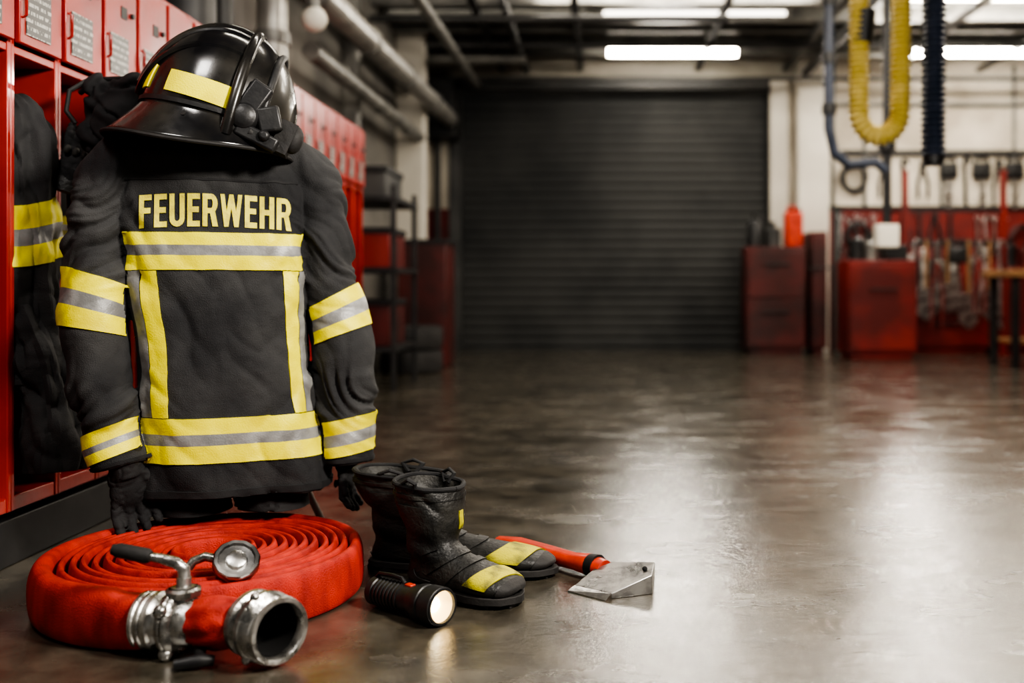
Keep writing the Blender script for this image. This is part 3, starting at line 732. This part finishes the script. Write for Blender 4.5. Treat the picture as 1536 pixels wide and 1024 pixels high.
c1=cp.part(hs,'hose_coupling','alu',world=True,label='cast aluminium coupling collar')
cl=MB()
for k in range(4):
    q=k*pi/2+.6; dd=Vector((0,0,1))*math.sin(q)+ax.cross(Vector((0,0,1)))*math.cos(q); cl.ell(A+ax*.066+dd*.057,(.013,.013,.013),n=12)
cl.part(hs,'coupling_lug','alu',world=True)
vb=MB(); V=A+ax*.078
vb.cyl(V,V+Vector((0,0.005,.062)),.026,.022); vb.lathe([(.030,0),(.032,.004),(.032,.012),(.026,.016)],V+Vector((0,.004,.045)),(0,0,1),8); vb.cyl(V+Vector((0,.005,.055)),V+Vector((0,.006,.078)),.013)
vb.part(hs,'valve_body','alu',world=True)
MB().tube([V+Vector((0,.006,.07)),V+Vector((.0,.004,.094)),V+Vector((-.012,.0,.106)),V+Vector((-.035,-.002,.113)),V+Vector((-.065,-.004,.119))],[.012,.011,.0105,.009,.008],14).part(hs,'valve_lever','alu',world=True)
MB().tube([V+Vector((-.055,-.004,.118)),V+Vector((-.062,-.004,.119)),V+Vector((-.112,-.004,.129)),V+Vector((-.124,-.004,.131))],[.010,.0135,.013,.009],14).part(hs,'lever_grip','rubber',world=True,label='black rubber lever grip')
B0=A+ax*.108; OY=ly-1.81
B2=Vector((-.626,1.757+OY,.066))
def neckF(a,t):
    C=Vector((B0.x-.01,B0.y+.002,B0.z)).lerp(B2,t); T=(B2-B0).normalized(); Nn=Vector((0,0,1)); Nn=(Nn-T*Nn.dot(T)).normalized(); B=T.cross(Nn)
    r=.038+.008*math.sin(pi*min(1,t*1.05))+.0018*math.sin(a*9+t*3)+.002*noise.noise(Vector((math.cos(a)*3,math.sin(a)*3,t*5)))
    return C+(Nn*math.cos(a)+B*math.sin(a))*r
MB().grid(neckF,0,2*pi,60,0,1,24,close=True,cap=True).part(hs,'hose_neck','hose',world=True)
ax2=Vector((.80,-.60,.0)).normalized(); Cc=Vector((-.620,1.765+OY,.065)); sc_=.93
mb=MB(); prof=[(.040,-.004),(.058,0),(.062,.004),(.062,.016),(.056,.020),(.050,.024),(.050,.034),(.062,.036),(.066,.040),(.066,.050),(.062,.053)]
h=.053
for i in range(5): prof+=[(.0600,h+.001),(.0635,h+.0035),(.0600,h+.006)]; h+=.006
prof+=[(.0605,h+.002),(.062,h+.005),(.061,h+.009),(.053,h+.010),(.050,h+.006),(.048,h-.04),(.048,-.0)]
mb.lathe([(a*sc_,b*sc_) for a,b in prof],Cc,ax2,56); mb.part(hs,'mouth_coupling','alu',world=True,label='threaded aluminium coupling with open mouth')
MB().lathe([(.0475*sc_,.0),(.0478*sc_,.07),(.0475*sc_,.0701)],Cc,ax2,40).lathe([(0,.004),(.047*sc_,.004)],Cc,ax2,30).part(hs,'coupling_bore','hole',world=True)
mb=MB()
for k in range(3):
    q=k*2*pi/3+1.2; sd=ax2.cross(Vector((0,0,1))); dd=Vector((0,0,1))*math.sin(q)+sd*math.cos(q); mb.ell(Cc+ax2*.042+dd*.060,(.009,.009,.009),n=12)
mb.part(hs,'coupling_lug','alu',world=True)
mb=MB(); mb.tube([(-.71,1.765+OY,.03),(-.70,1.735+OY,.018),(-.69,1.715+OY,.014)],[.012,.010,.012],12); mb.tube([(-.73,1.70+OY,.012),(-.69,1.712+OY,.016),(-.67,1.722+OY,.012)],[.009,.012,.009],12)
mb.part(hs,'drain_tap','blackpl',world=True,label='small black drain tap')
K=Vector((-.700,1.925,.132))
cpn=thing('coupling_cap','round ribbed metal blind cap resting on the hose','hose cap',K)
nrm=Vector((.30,-.62,.72)).normalized()
MB().lathe([(0,-.026),(.030,-.026),(.034,-.018),(.040,-.014),(.043,-.008),(.043,.006),(.040,.010),(.034,.010),(.032,.004),(.020,.003),(.018,.010),(.012,.012),(0,.012)],K,nrm,48,mod=lambda k:.02*(1 if k%4<2 else 0)).part(cpn,'cap_disc','steel',world=True)
MB().tube([K+Vector((-.035,0,.004)),K+Vector((-.06,0,.009)),K+Vector((-.080,-.006,.002)),K+Vector((-.088,-.012,-.010))],.009,10).part(cpn,'cap_arm','alu',world=True)

# ------------------------------------------------------------------ boots
BR=[((-.036,.270),(.118,.254),.070),((-.028,.225),(.120,.216),.067),((-.012,.17),(.118,.178),.060),((-.006,.12),(.116,.145),.053),((-.010,.07),(.126,.125),.050),((-.004,.026),(.144,.108),.048),((.05,.018),(.166,.098),.049),((.11,.016),(.193,.088),.054),((.17,.016),(.223,.080),.059),((.22,.018),(.254,.072),.060),((.262,.020),(.280,.062),.052),((.286,.026),(.298,.048),.034),((.297,.034),(.303,.038),.006)]
def BF(q,t):
    b0=[Vector((b[0],b[1],w)) for b,_,w in BR]; t0=[Vector((c[0],c[1],w)) for _,c,w in BR]
    B_=cr(b0,t);T_=cr(t0,t); m=(B_+T_)/2; h_=(T_-B_)/2; c,s=math.cos(q),math.sin(q); e=2/2.25
    w=m.z*math.copysign(abs(s)**e,s); k=math.copysign(abs(c)**e,c)
    p=Vector((m.x+h_.x*k,w,m.y+h_.y*k))
    sh=max(0,1-t/.5)
    wr=noise.noise(Vector((p.x*11,p.y*11,p.z*9)))*.010*(.4+sh)+.0045*math.sin(p.z*62+p.x*22+noise.noise(p*11)*3)*math.exp(-((t-.28)/.13)**2)
    wr+=(min(abs(noise.noise(Vector((p.x*10+3,p.y*10,p.z*18+p.x*12))))*2.2,.9)-.38)*.006*(.25+sh)
    d_=Vector((h_.x*k,w,h_.y*k)) 
    return p+(d_.normalized()*wr if d_.length>.008 else Vector((0,0,0)))
def boot(loc,rz,sc,label):
    th=thing('boot',label,'boot',loc,rotz=rz,group='pair of firefighter boots'); th.scale=sc
    MB().grid(BF,0,2*pi,84,0,1,150,close=True,flip=True).part(th,'boot_upper','leather',solid=.004)
    MB().tube([BF(2*pi*i/40,.003) for i in range(41)],.006,8,caps=False).part(th,'boot_rim','fabric2')
    out=[(-.016,0),(-.012,.028),(.005,.040),(.05,.046),(.1,.047),(.15,.055),(.2,.063),(.245,.061),(.285,.045),(.304,.018),(.310,0)]
    poly=out+[(x,-y) for x,y in out[-2:0:-1]]
    s=MB(); s.prism(poly,.018,Matrix.Translation((0,0,.010)))
    s.prism([(-.016,-.02),(.02,-.042),(.085,-.042),(.085,.042),(.02,.042),(-.016,.02)],.012)
    for i in range(9):
        x=.118+i*.0205; yy=.052 if i<7 else .036-.012*(i-7); s.box((x,-yy,0),(x+.013,yy,.012))
    s.part(th,'sole','rubber',bevel=.002)
    sg=-1
    mb=MB(); patch(mb,BF,-2.4,2.4,30,.845,.985,16,.0025,sg=sg); mb.part(th,'toe_cap','rubber')
    sk=lambda u:.040*u/1.5+.012*abs(u)
    mb=MB(); patch(mb,BF,-1.55,1.25,36,.670,.805,14,.003,sg=sg,skew=sk); mb.part(th,'toe_patch','ypatch',label='worn yellow reflective toe patch')
    mb=MB(); patch(mb,BF,-1.7,1.7,26,.38,.45,6,.0035,sg=sg); mb.part(th,'ankle_strap','leather')
    mb=MB(); patch(mb,BF,-1.9,1.9,26,.52,.57,6,.0035,sg=sg); mb.part(th,'instep_strap','leather')
    mb=MB(); patch(mb,BF,0,2*pi,60,.045,.06,3,.0025,sg=sg,close=True); mb.part(th,'shaft_seam','leather')
    mb=MB(); patch(mb,BF,-2.1,-.9,14,.09,.33,16,.004,sg=sg); mb.part(th,'side_panel','leather')
    mb=MB(); patch(mb,BF,2.0,4.3,26,.38,.5,6,.003,sg=sg); mb.part(th,'heel_counter','rubber')
    mb=MB(); patch(mb,BF,.1,.32,5,.12,.22,5,.003,sg=sg); mb.part(th,'shaft_badge','ypatch',label='small yellow badge')
    for yy in (-.062,.062):
        MB().tube([(.035,yy,.25),(.022,yy*1.12,.272),(.04,yy*1.15,.281),(.058,yy*1.12,.272),(.047,yy,.25)],.0055,8).part(th,'pull_loop','fabric2')
    return th
boot((-.402,2.190,0),math.radians(-28),(.88,1,.90),'black leather firefighter boot with yellow toe patch, nearer torch')
boot((-.520,2.360,0),math.radians(-11),(1.40,1.0,.86),'black leather firefighter boot with yellow patch beside axe')

# ------------------------------------------------------------------ torch
p0=Vector((-.462,2.070,.032)); p1=Vector((-.308,1.945,.038)); ax=(p1-p0).normalized(); L_=(p1-p0).length
tc=thing('torch','black ribbed handheld torch, lit, lying beside the boots','torch',(p0.x,p0.y,0))
mb=MB(); pr=[(0,-.01),(.024,-.01),(.029,-.004),(.029,.012)]
h=.014
while h<.085: pr+=[(.026,h),(.026,h+.004),(.0290,h+.005),(.0290,h+.010)]; h+=.011
pr+=[(.027,.09),(.027,.115),(.030,.125),(.035,.14),(.0365,.150),(.0365,.158),(.034,.160),(.034,.166),(.0375,.168),(.0375,L_+.0),(.034,L_+.002),(.030,L_-.006)]
mb.lathe(pr,p0,ax,40,mod=None); mb.part(tc,'torch_body','blackpl',world=True)
MB().lathe([(.013,L_-.026),(.020,L_-.018),(.027,L_-.009),(.0305,L_-.003)],p0,ax,36).part(tc,'reflector','reflector',world=True,label='warm glowing cone reflector')
MB().lathe([(0,L_-.012),(.009,L_-.014),(.0155,L_-.022)],p0,ax,36).part(tc,'bulb','lens',world=True,label='bright warm white bulb')
MB().lathe([(.0305,L_-.004),(.031,L_+.004),(.0355,L_+.004),(.0355,L_-.004)],p0,ax,36).part(tc,'lens_ring','blackpl',world=True)
sd=Vector((0,0,1)); mb=MB(); cpt=p0+ax*.105+sd*.026; mb.box(cpt-Vector((.010,.007,.004)),cpt+Vector((.010,.007,.004)),R('Z',math.degrees(math.atan2(ax.y,ax.x)))); mb.part(tc,'switch','orange',world=True,bevel=.002,label='small orange switch')
mb=MB(); mb.tube([p0+ax*.0+sd*.028,p0+ax*.01+sd*.037,p0+ax*.05+sd*.039,p0+ax*.08+sd*.037,p0+ax*.09+sd*.028],.0045,8); mb.part(tc,'belt_clip','blackpl',world=True)

# ------------------------------------------------------------------ axe
axx=thing('axe','fire axe with orange-red handle and steel head on floor','axe',(0.02,2.18,0))
mb=MB()
P=[(-.056,2.180),(.024,2.114),(.112,2.148),(.122,2.225),(.03,2.245),(-.012,2.235)]
HZ=[.010,.012,.042,.048,.044,.032]; n=len(P)
mb.add([(x,y,0) for x,y in P]+[(x,y,z) for (x,y),z in zip(P,HZ)],[tuple(range(n))[::-1],tuple(range(n,2*n))]+[(i,(i+1)%n,n+(i+1)%n,n+i) for i in range(n)])
mb.part(axx,'axe_head','axes',world=True,bevel=.002)
mb=MB(); q=[(-.056,2.180),(.024,2.114),(.012,2.098),(-.070,2.166)]; hz=[.010,.012,.002,.002]; n=4
mb.add([(x,y,0) for x,y in q]+[(x,y,z) for (x,y),z in zip(q,hz)],[tuple(range(n)),tuple(range(n,2*n))[::-1]]+[(i,n+i,n+(i+1)%n,(i+1)%n) for i in range(n)])
mb.part(axx,'cutting_edge','edge',world=True,label='bright ground cutting edge')
MB().ell((.098,2.188,.0435),(.006,.009,.005)).part(axx,'pin_hole','hole',world=True)
mb=MB(); mb.tube([(-.25,2.48,.024),(-.20,2.44,.026),(-.12,2.37,.027),(-.06,2.31,.027),(-.025,2.278,.029),(.01,2.245,.026)],[.018,.023,.020,.019,.024,.020],16,ell=1.25); mb.part(axx,'axe_handle','orange',world=True)
mb=MB(); mb.tube([(-.022,2.274,.028),(-.005,2.26,.028)],[.026,.027],16,ell=1.1); mb.part(axx,'handle_collar','dark',world=True)

MB().box((-1.42,1.2,.0),(-1.395,5.9,.11)).top('kick_board','dark','long dark kick board beneath the red lockers','kick board',base=(-1.40,3.5,0),bevel=.003)

# ------------------------------------------------------------------ background gear, tool wall
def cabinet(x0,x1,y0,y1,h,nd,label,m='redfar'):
    th=thing('tool_cabinet',label,'cabinet',((x0+x1)/2,(y0+y1)/2,0))
    MB().box((x0,y0+.02,.06),(x1,y1,h)).box((x0+.03,y0+.05,0),(x1-.03,y1-.03,.06)).part(th,'cabinet_body',m,world=True,bevel=.006)
    dh=(h-.12)/nd
    for i in range(nd):
        z=.09+i*dh; d_=MB().box((x0+.02,y0,z),(x1-.02,y0+.02,z+dh-.015)).part(th,'drawer',m,world=True,bevel=.004)
        xm=(x0+x1)/2; mb=MB().tube([(xm-.12,y0,z+dh*.7),(xm-.12,y0-.025,z+dh*.7),(xm+.12,y0-.025,z+dh*.7),(xm+.12,y0,z+dh*.7)],.008,8)
        h_=mb.part(d_,'handle','dark'); h_.data.transform(MATS[th.name].inverted())
    return th
cabinet(2.24,2.86,9.0,9.45,.90,1,'red tool cabinet standing below the tool wall')
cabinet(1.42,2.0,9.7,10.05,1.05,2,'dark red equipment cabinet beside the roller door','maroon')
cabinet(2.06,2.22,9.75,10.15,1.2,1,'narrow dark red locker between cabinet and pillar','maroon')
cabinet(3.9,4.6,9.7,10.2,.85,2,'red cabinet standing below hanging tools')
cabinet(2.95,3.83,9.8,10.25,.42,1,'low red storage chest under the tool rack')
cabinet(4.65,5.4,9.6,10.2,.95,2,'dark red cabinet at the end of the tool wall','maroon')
jr=thing('jerrycan','orange red jerrycan standing on the equipment cabinet','jerrycan',(1.90,9.87,1.05))
MB().box((1.82,9.79,1.05),(1.99,9.95,1.40)).part(jr,'can_body','orange',world=True,bevel=.02)
MB().tube([(1.85,9.87,1.40),(1.85,9.87,1.45),(1.93,9.87,1.45),(1.93,9.87,1.40)],.013,10).part(jr,'handle','orange',world=True)
MB().cyl((1.96,9.87,1.39),(1.96,9.87,1.44),.02).part(jr,'cap','dark',world=True)
def canister(c,r,h,m,label):
    th=thing('canister',label,'canister',c)
    MB().lathe([(0,0),(r,0),(r,h*.78),(r*.75,h*.86),(r*.3,h*.92),(r*.3,h),(0,h)],c,(0,0,1),24).part(th,'canister_body',m,world=True)
    MB().cyl(Vector(c)+Vector((0,0,h)),Vector(c)+Vector((0,0,h+.03)),r*.35).part(th,'cap','dark',world=True)
canister((2.36,9.2,.90),.07,.24,'dark','dark metal canister on the red cabinet')
canister((2.50,9.25,.90),.06,.2,'grey','grey metal canister on the red cabinet')
canister((4.05,9.9,.85),.07,.26,'dark','dark metal canister on the red cabinet')
canister((4.25,9.95,.85),.08,.22,'maroon','dark red canister on the red cabinet')
canister((1.52,9.85,1.05),.07,.3,'dark','dark metal canister beside the jerrycan')
canister((1.70,9.85,1.05),.08,.22,'dgrey','dark grey canister beside the jerrycan')
def case(x0,y0,z0,a,b_,c_,m,label):
    th=thing('equipment_case',label,'case',(x0+a/2,y0+b_/2,z0))
    MB().box((x0,y0,z0),(x0+a,y0+b_,z0+c_)).part(th,'case_body',m,world=True,bevel=.012)
    MB().tube([(x0+a*.3,y0+b_/2,z0+c_),(x0+a*.32,y0+b_/2,z0+c_+.04),(x0+a*.68,y0+b_/2,z0+c_+.04),(x0+a*.7,y0+b_/2,z0+c_)],.009,8).part(th,'handle','dark',world=True)
case(2.60,9.08,.90,.2,.3,.14,'dark','small black equipment case on the red cabinet')
case(3.0,10.0,.42,.3,.2,.22,'dark','black equipment case on the storage chest')
case(3.4,10.0,.42,.28,.2,.18,'maroon','dark red equipment case on the storage chest')
case(4.72,9.7,.95,.5,.32,.3,'dark','black equipment case on the dark red cabinet')
def board(x,y,w_,h,m,label):
    th=thing('rescue_board',label,'board',(x,y,.42))
    MB().box((x-w_/2,y-.02,.42),(x+w_/2,y+.02,.42+h)).part(th,'board_panel',m,world=True,bevel=.01)
    MB().box((x-w_*.25,y-.03,.42+h*.78),(x+w_*.25,y-.02,.42+h*.86)).part(th,'hand_slot','dark',world=True)
for i,(x,w_,h,m) in enumerate(((3.06,.09,.56,'pale'),(3.20,.07,.62,'pale'),(3.34,.10,.50,'grey'),(3.50,.08,.60,'pale'),(3.66,.09,.54,'grey'),(3.78,.06,.62,'pale'))):
    board(x,9.86,w_,h,m,'pale metal rescue board standing on the storage chest' if m=='pale' else 'grey metal rescue board standing on the storage chest')
def hose_coil(c,r,m,label):
    th=thing('coiled_hose',label,'hose',c)
    pts=[]
    for i in range(3*32+1):
        a=2*pi*i/32; rr=r-.012*(i/32); pts.append((c[0]+rr*math.cos(a),c[1]-.012*(i/32),c[2]+rr*1.15*math.sin(a)))
    MB().tube(pts,.016,8).part(th,'hose_loops',m,world=True)
    MB().cyl((c[0],c[1]+.08,c[2]+r),(c[0],c[1]-.05,c[2]+r),.012).part(th,'wall_hook','dark',world=True)
hose_coil((2.66,YB-.08,1.18),.13,'dark','black hose coiled on hook on red wall')
hose_coil((4.35,YB-.08,1.15),.13,'maroon','dark red hose coiled on hook on red wall')
hose_coil((4.95,YB-.08,1.7),.18,'dark','black cable coiled on hook on cream wall')
hose_coil((2.62,YB-.08,1.78),.14,'dark','black cable coiled on hook above the red wall')
rk=thing('tool_rack','red steel tool rack with posts and cross bars','rack',(3.4,9.6,0))
mb=MB()
for x in (2.92,3.86): mb.box((x-.025,9.55,0),(x+.025,9.6,1.78))
mb.part(rk,'post','redfar',world=True)
for x in (2.92,3.86): MB().box((x-.03,9.46,0),(x+.03,9.69,.03)).part(rk,'foot','redfar',world=True)
mb=MB()
for z in (1.05,1.38): mb.box((2.94,9.56,z),(3.84,9.59,z+.04))
mb.part(rk,'cross_bar','dark',world=True)
mb=MB()
for i in range(9): mb.tube([(2.99+i*.1,9.56,1.06),(2.99+i*.1,9.51,1.06),(2.99+i*.1,9.50,1.09)],.006,6)
mb.part(rk,'hook','steel',world=True)
def hang_tool(x,y,ztop,L_,kind,label,m='steel'):
    th=thing(kind,label,kind.replace('_',' '),(x,y,ztop-L_))
    if kind=='shovel':
        MB().cyl((x,y,ztop),(x,y,ztop-L_*.6),.015).part(th,'shaft','wood',world=True)
        MB().tube([(x-.05,y,ztop),(x-.045,y,ztop-.01),(x,y,ztop-.07),(x+.045,y,ztop-.01),(x+.05,y,ztop),(x-.05,y,ztop)],.009,8).part(th,'grip','dark',world=True)
        z=ztop-L_*.6; MB().prism([(-.09,0),(.09,0),(.095,-L_*.3),(0.04,-L_*.39),(0,-L_*.4),(-.04,-L_*.39),(-.095,-L_*.3)],.006,Matrix.Translation((x,y,z))@Matrix.Rotation(pi/2,4,'X')).part(th,'blade',m,world=True,bevel=.002)
    elif kind=='bolt_cutter':
        mb=MB(); mb.tube([(x-.05,y,ztop-L_),(x-.055,y,ztop-L_*.6),(x-.01,y,ztop-L_*.25)],.014,8); mb.tube([(x+.05,y,ztop-L_),(x+.055,y,ztop-L_*.6),(x+.01,y,ztop-L_*.25)],.014,8); mb.part(th,'handle_arm','redfar' if m=='steel' else m,world=True)
        MB().prism([(-.035,-.22*L_),(.035,-.22*L_),(.03,-.08*L_),(.012,0),(0,-.1*L_),(-.012,0),(-.03,-.08*L_)],.02,Matrix.Translation((x,y,ztop))@Matrix.Rotation(pi/2,4,'X')).part(th,'jaw',m,world=True,bevel=.003)
    elif kind=='crowbar':
        MB().tube([(x+.05,y,ztop-.05),(x+.03,y,ztop-.01),(x,y,ztop),(x-.015,y,ztop-.04),(x-.01,y,ztop-.1),(x,y,ztop-L_*.6),(x,y,ztop-L_+.03),(x+.02,y,ztop-L_)],[.012,.016,.018,.018,.018,.018,.018,.012],10).part(th,'bar',m,world=True)
    elif kind=='wrench':
        MB().prism([(-.018,-L_*.85),(.018,-L_*.85),(.012,-L_*.15),(.03,-L_*.1),(.03,0),(.012,.0),(.012,-.04),(-.012,-.04),(-.012,0),(-.03,0),(-.03,-L_*.1),(-.012,-L_*.15)],.012,Matrix.Translation((x,y,ztop))@Matrix.Rotation(pi/2,4,'X')).part(th,'wrench_bar',m,world=True,bevel=.003)
        MB().lathe([(.022,-.006),(.034,-.006),(.034,.006),(.022,.006),(.022,-.006)],(x,y,ztop-L_*.88),(0,1,0),20).part(th,'ring_end',m,world=True)
    elif kind=='power_saw':
        MB().box((x-.10,y-.05,ztop-.22),(x+.08,y+.03,ztop-.06)).cyl((x,y-.06,ztop-.14),(x,y+.02,ztop-.14),.07).part(th,'motor_housing',m,world=True,bevel=.02)
        MB().prism([(-.02,0),(.02,0),(.03,-L_*.6),(0,-L_*.68),(-.03,-L_*.6)],.01,Matrix.Translation((x,y,ztop-.2))@Matrix.Rotation(pi/2,4,'X')).part(th,'guide_bar','steel',world=True)
        MB().tube([(x-.08,y,ztop-.07),(x-.07,y,ztop),(x+.05,y,ztop),(x+.07,y,ztop-.07)],.012,8).part(th,'handle','dark',world=True)
kinds=['crowbar','shovel','bolt_cutter','shovel','power_saw','shovel','bolt_cutter','shovel','crowbar']
lab={'crowbar':'steel crowbar hanging on the red tool rack','shovel':'steel shovel hanging on the red tool rack','bolt_cutter':'bolt cutter with red arms on the tool rack','power_saw':'dark power saw hanging on the tool rack'}
for i,k in enumerate(kinds):
    hang_tool(2.99+i*.1,9.47,1.10,.68+.08*(i%3),k,lab[k],'dark' if k=='power_saw' else 'steel')
for i in range(5): hang_tool(2.99+.16*i,YB-.04,1.43,.34,('wrench','bolt_cutter')[i%2],'dark hand tool hanging on the red wall','dark')
for i in range(5): hang_tool(2.50+.085*i,YB-.02,1.42-.02*(i%2),.45+.05*(i%2),'wrench','large steel wrench hanging on the red wall')
for i,k in enumerate(['power_saw','crowbar','power_saw','bolt_cutter','power_saw']): hang_tool(3.62+.17*i,YB-.035,2.0,.5,k,'dark rescue tool hanging on the cream wall','dark')
for i in range(3): hang_tool(2.95+.2*i,YB-.035,1.98,.4,('bolt_cutter','crowbar')[i%2],'dark rescue tool hanging on the cream wall','dark')
for i in range(4): hang_tool(3.92+.085*i,YB-.02,1.40,.42,'crowbar' if i%2 else 'wrench','steel hand tool hanging on the red wall')
wb=thing('workbench','wooden topped workbench with dark steel legs','workbench',(3.9,8.3,0))
MB().box((3.28,8.0,.74),(4.7,8.6,.80)).part(wb,'bench_top','wood',world=True,bevel=.006)
for x in (3.33,4.6):
    for y in (8.05,8.5): MB().box((x,y,0),(x+.05,y+.05,.74)).part(wb,'leg','dark',world=True)
MB().box((3.38,8.1,.2),(4.6,8.5,.23)).part(wb,'shelf','wood',world=True)
bx=thing('toolbox','small red metal toolbox on the workbench','toolbox',(3.7,8.3,.8))
MB().box((3.55,8.2,.80),(3.9,8.4,.96)).part(bx,'box_body','redfar',world=True,bevel=.01)
MB().tube([(3.63,8.3,.96),(3.65,8.3,1.01),(3.8,8.3,1.01),(3.82,8.3,.96)],.008,8).part(bx,'handle','dark',world=True)
sh=thing('storage_shelf','dark metal storage shelf with equipment beyond the lockers','shelf',(-1.5,7.2,0))
mb=MB()
for x in (-1.8,-1.3):
    for y in (6.3,7.0): mb.box((x-.015,y-.015,0),(x+.015,y+.015,1.3))
mb.part(sh,'post','dark',world=True)
for z in (.25,.75,1.2): MB().box((-1.82,6.28,z),(-1.28,7.02,z+.03)).part(sh,'shelf_board','dark',world=True)
def tyre(c,r,label,axis=(0,0,1)):
    th=thing('tyre',label,'tyre',c)
    MB().lathe([(r*.55,-.07),(r*.85,-.09),(r*.97,-.08),(r,-.05),(r,.05),(r*.97,.08),(r*.85,.09),(r*.55,.07),(r*.55,-.07)],c,axis,36,mod=None).part(th,'tyre_ring','rubber',world=True)
    MB().lathe([(0,-.02),(r*.3,-.03),(r*.56,-.06),(r*.56,.06),(r*.3,.01),(0,.0)],c,axis,30).part(th,'rim','dgrey',world=True)
for i in range(2): tyre((-1.46,7.75,.09+.18*i),.24,'black rubber tyre stacked beside the storage shelf')
def crate(x0,y0,z0,sx_,sy_,sz_,m,label):
    th=thing('crate',label,'crate',(x0+sx_/2,y0+sy_/2,z0))
    MB().box((x0,y0,z0),(x0+sx_,y0+sy_,z0+sz_)).part(th,'crate_body',m,world=True,bevel=.01)
    MB().box((x0-.01,y0-.01,z0+sz_-.04),(x0+sx_+.01,y0+sy_+.01,z0+sz_)).part(th,'lid','dark',world=True,bevel=.005)
crate(-1.72,6.36,1.23,.36,.5,.2,'dgrey','dark lidded equipment crate on the storage shelf')
crate(-1.70,6.36,.78,.36,.5,.26,'redfar','red lidded crate on the storage shelf')
crate(-1.70,6.36,.28,.36,.5,.3,'maroon','dark red lidded crate on the lowest shelf')
crate(-1.66,8.2,.0,.4,.45,1.05,'maroon','tall dark red equipment case beyond the tyres')
vt=thing('wall_heater','dark fan heater mounted high beside the roller door','heater',(-1.6,10.1,2.1))
MB().box((-1.80,10.0,2.15),(-1.45,10.38,2.75)).part(vt,'heater_case','dark',world=True,bevel=.02)
MB().lathe([(0,0),(.12,.0),(.13,.02),(.14,.02),(.14,0)],(-1.62,9.99,2.45),(0,-1,0),24).part(vt,'fan_grille','dgrey',world=True)
pipe([(-1.66,10.2,0),(-1.66,10.2,2.15)],.035,'dark','dark vertical pipe below the fan heater')

# ------------------------------------------------------------------ lights
def area(loc,tgt,size,power,col,sy=None):  # added area lights, not fixtures of the room
    l=bpy.data.lights.new('added_light','AREA'); l.energy=power; l.color=col; l.size=size
    if sy: l.shape='RECTANGLE'; l.size_y=sy
    o=bpy.data.objects.new('added_light',l); COL.objects.link(o); o.location=loc
    o.rotation_euler=(Vector(tgt)-Vector(loc)).to_track_quat('-Z','Y').to_euler(); return o
area((1.3,.9,1.9),(-.95,2.4,.65),.40,100,(1,.93,.84))  # added key light on the jacket, no fixture here
area((-1.1,.9,2.6),(-.9,2.5,.4),.5,22,(1,.95,.9))  # added top light over jacket and hose
area((3.3,8.0,2.98),(3.3,10.4,1.6),1.8,165,(1,.91,.78),.25)  # added to brighten the tool wall
area((.6,7.9,3.0),(.6,8.6,0),2.2,28,(1,.91,.78),.3)  # added to lift the floor before the roller door
area((1.8,5.2,3.0),(1.8,5.4,0),2.6,130,(1,.91,.78),.9)  # added overhead wash for a broad sheen on the floor
area((-1.0,5.6,2.95),(-1.3,6.4,.5),.8,26,(1,.90,.78))  # added light over the far lockers and shelf
area((2.95,9.9,2.7),(2.2,5.5,0),.25,38,(1,.92,.80),.2)  # added low-angle light for the right-hand streak on the floor
area((.65,9.9,2.65),(.5,5.0,0),.5,22,(1,.92,.80),.1)  # added low-angle light for the middle streak on the floor
wd=bpy.data.worlds.new('world'); bpy.context.scene.world=wd; wd.use_nodes=True
wd.node_tree.nodes['Background'].inputs[0].default_value=(1,.97,.93,1); wd.node_tree.nodes['Background'].inputs[1].default_value=.11

# ------------------------------------------------------------------ camera
cam=bpy.data.cameras.new('camera'); co=bpy.data.objects.new('camera',cam); COL.objects.link(co)
co.location=(0,0,.66); co.rotation_euler=(pi/2,0,0)
cam.lens=35.156; cam.sensor_width=36; cam.shift_x=-132/1536; cam.shift_y=-82/1536
cam.dof.use_dof=True; cam.dof.focus_distance=2.15; cam.dof.aperture_fstop=1.6
bpy.context.scene.camera=co
bpy.context.scene.view_settings.view_transform='AgX'
bpy.context.scene.view_settings.look='AgX - High Contrast'
bpy.context.scene.view_settings.exposure=.42
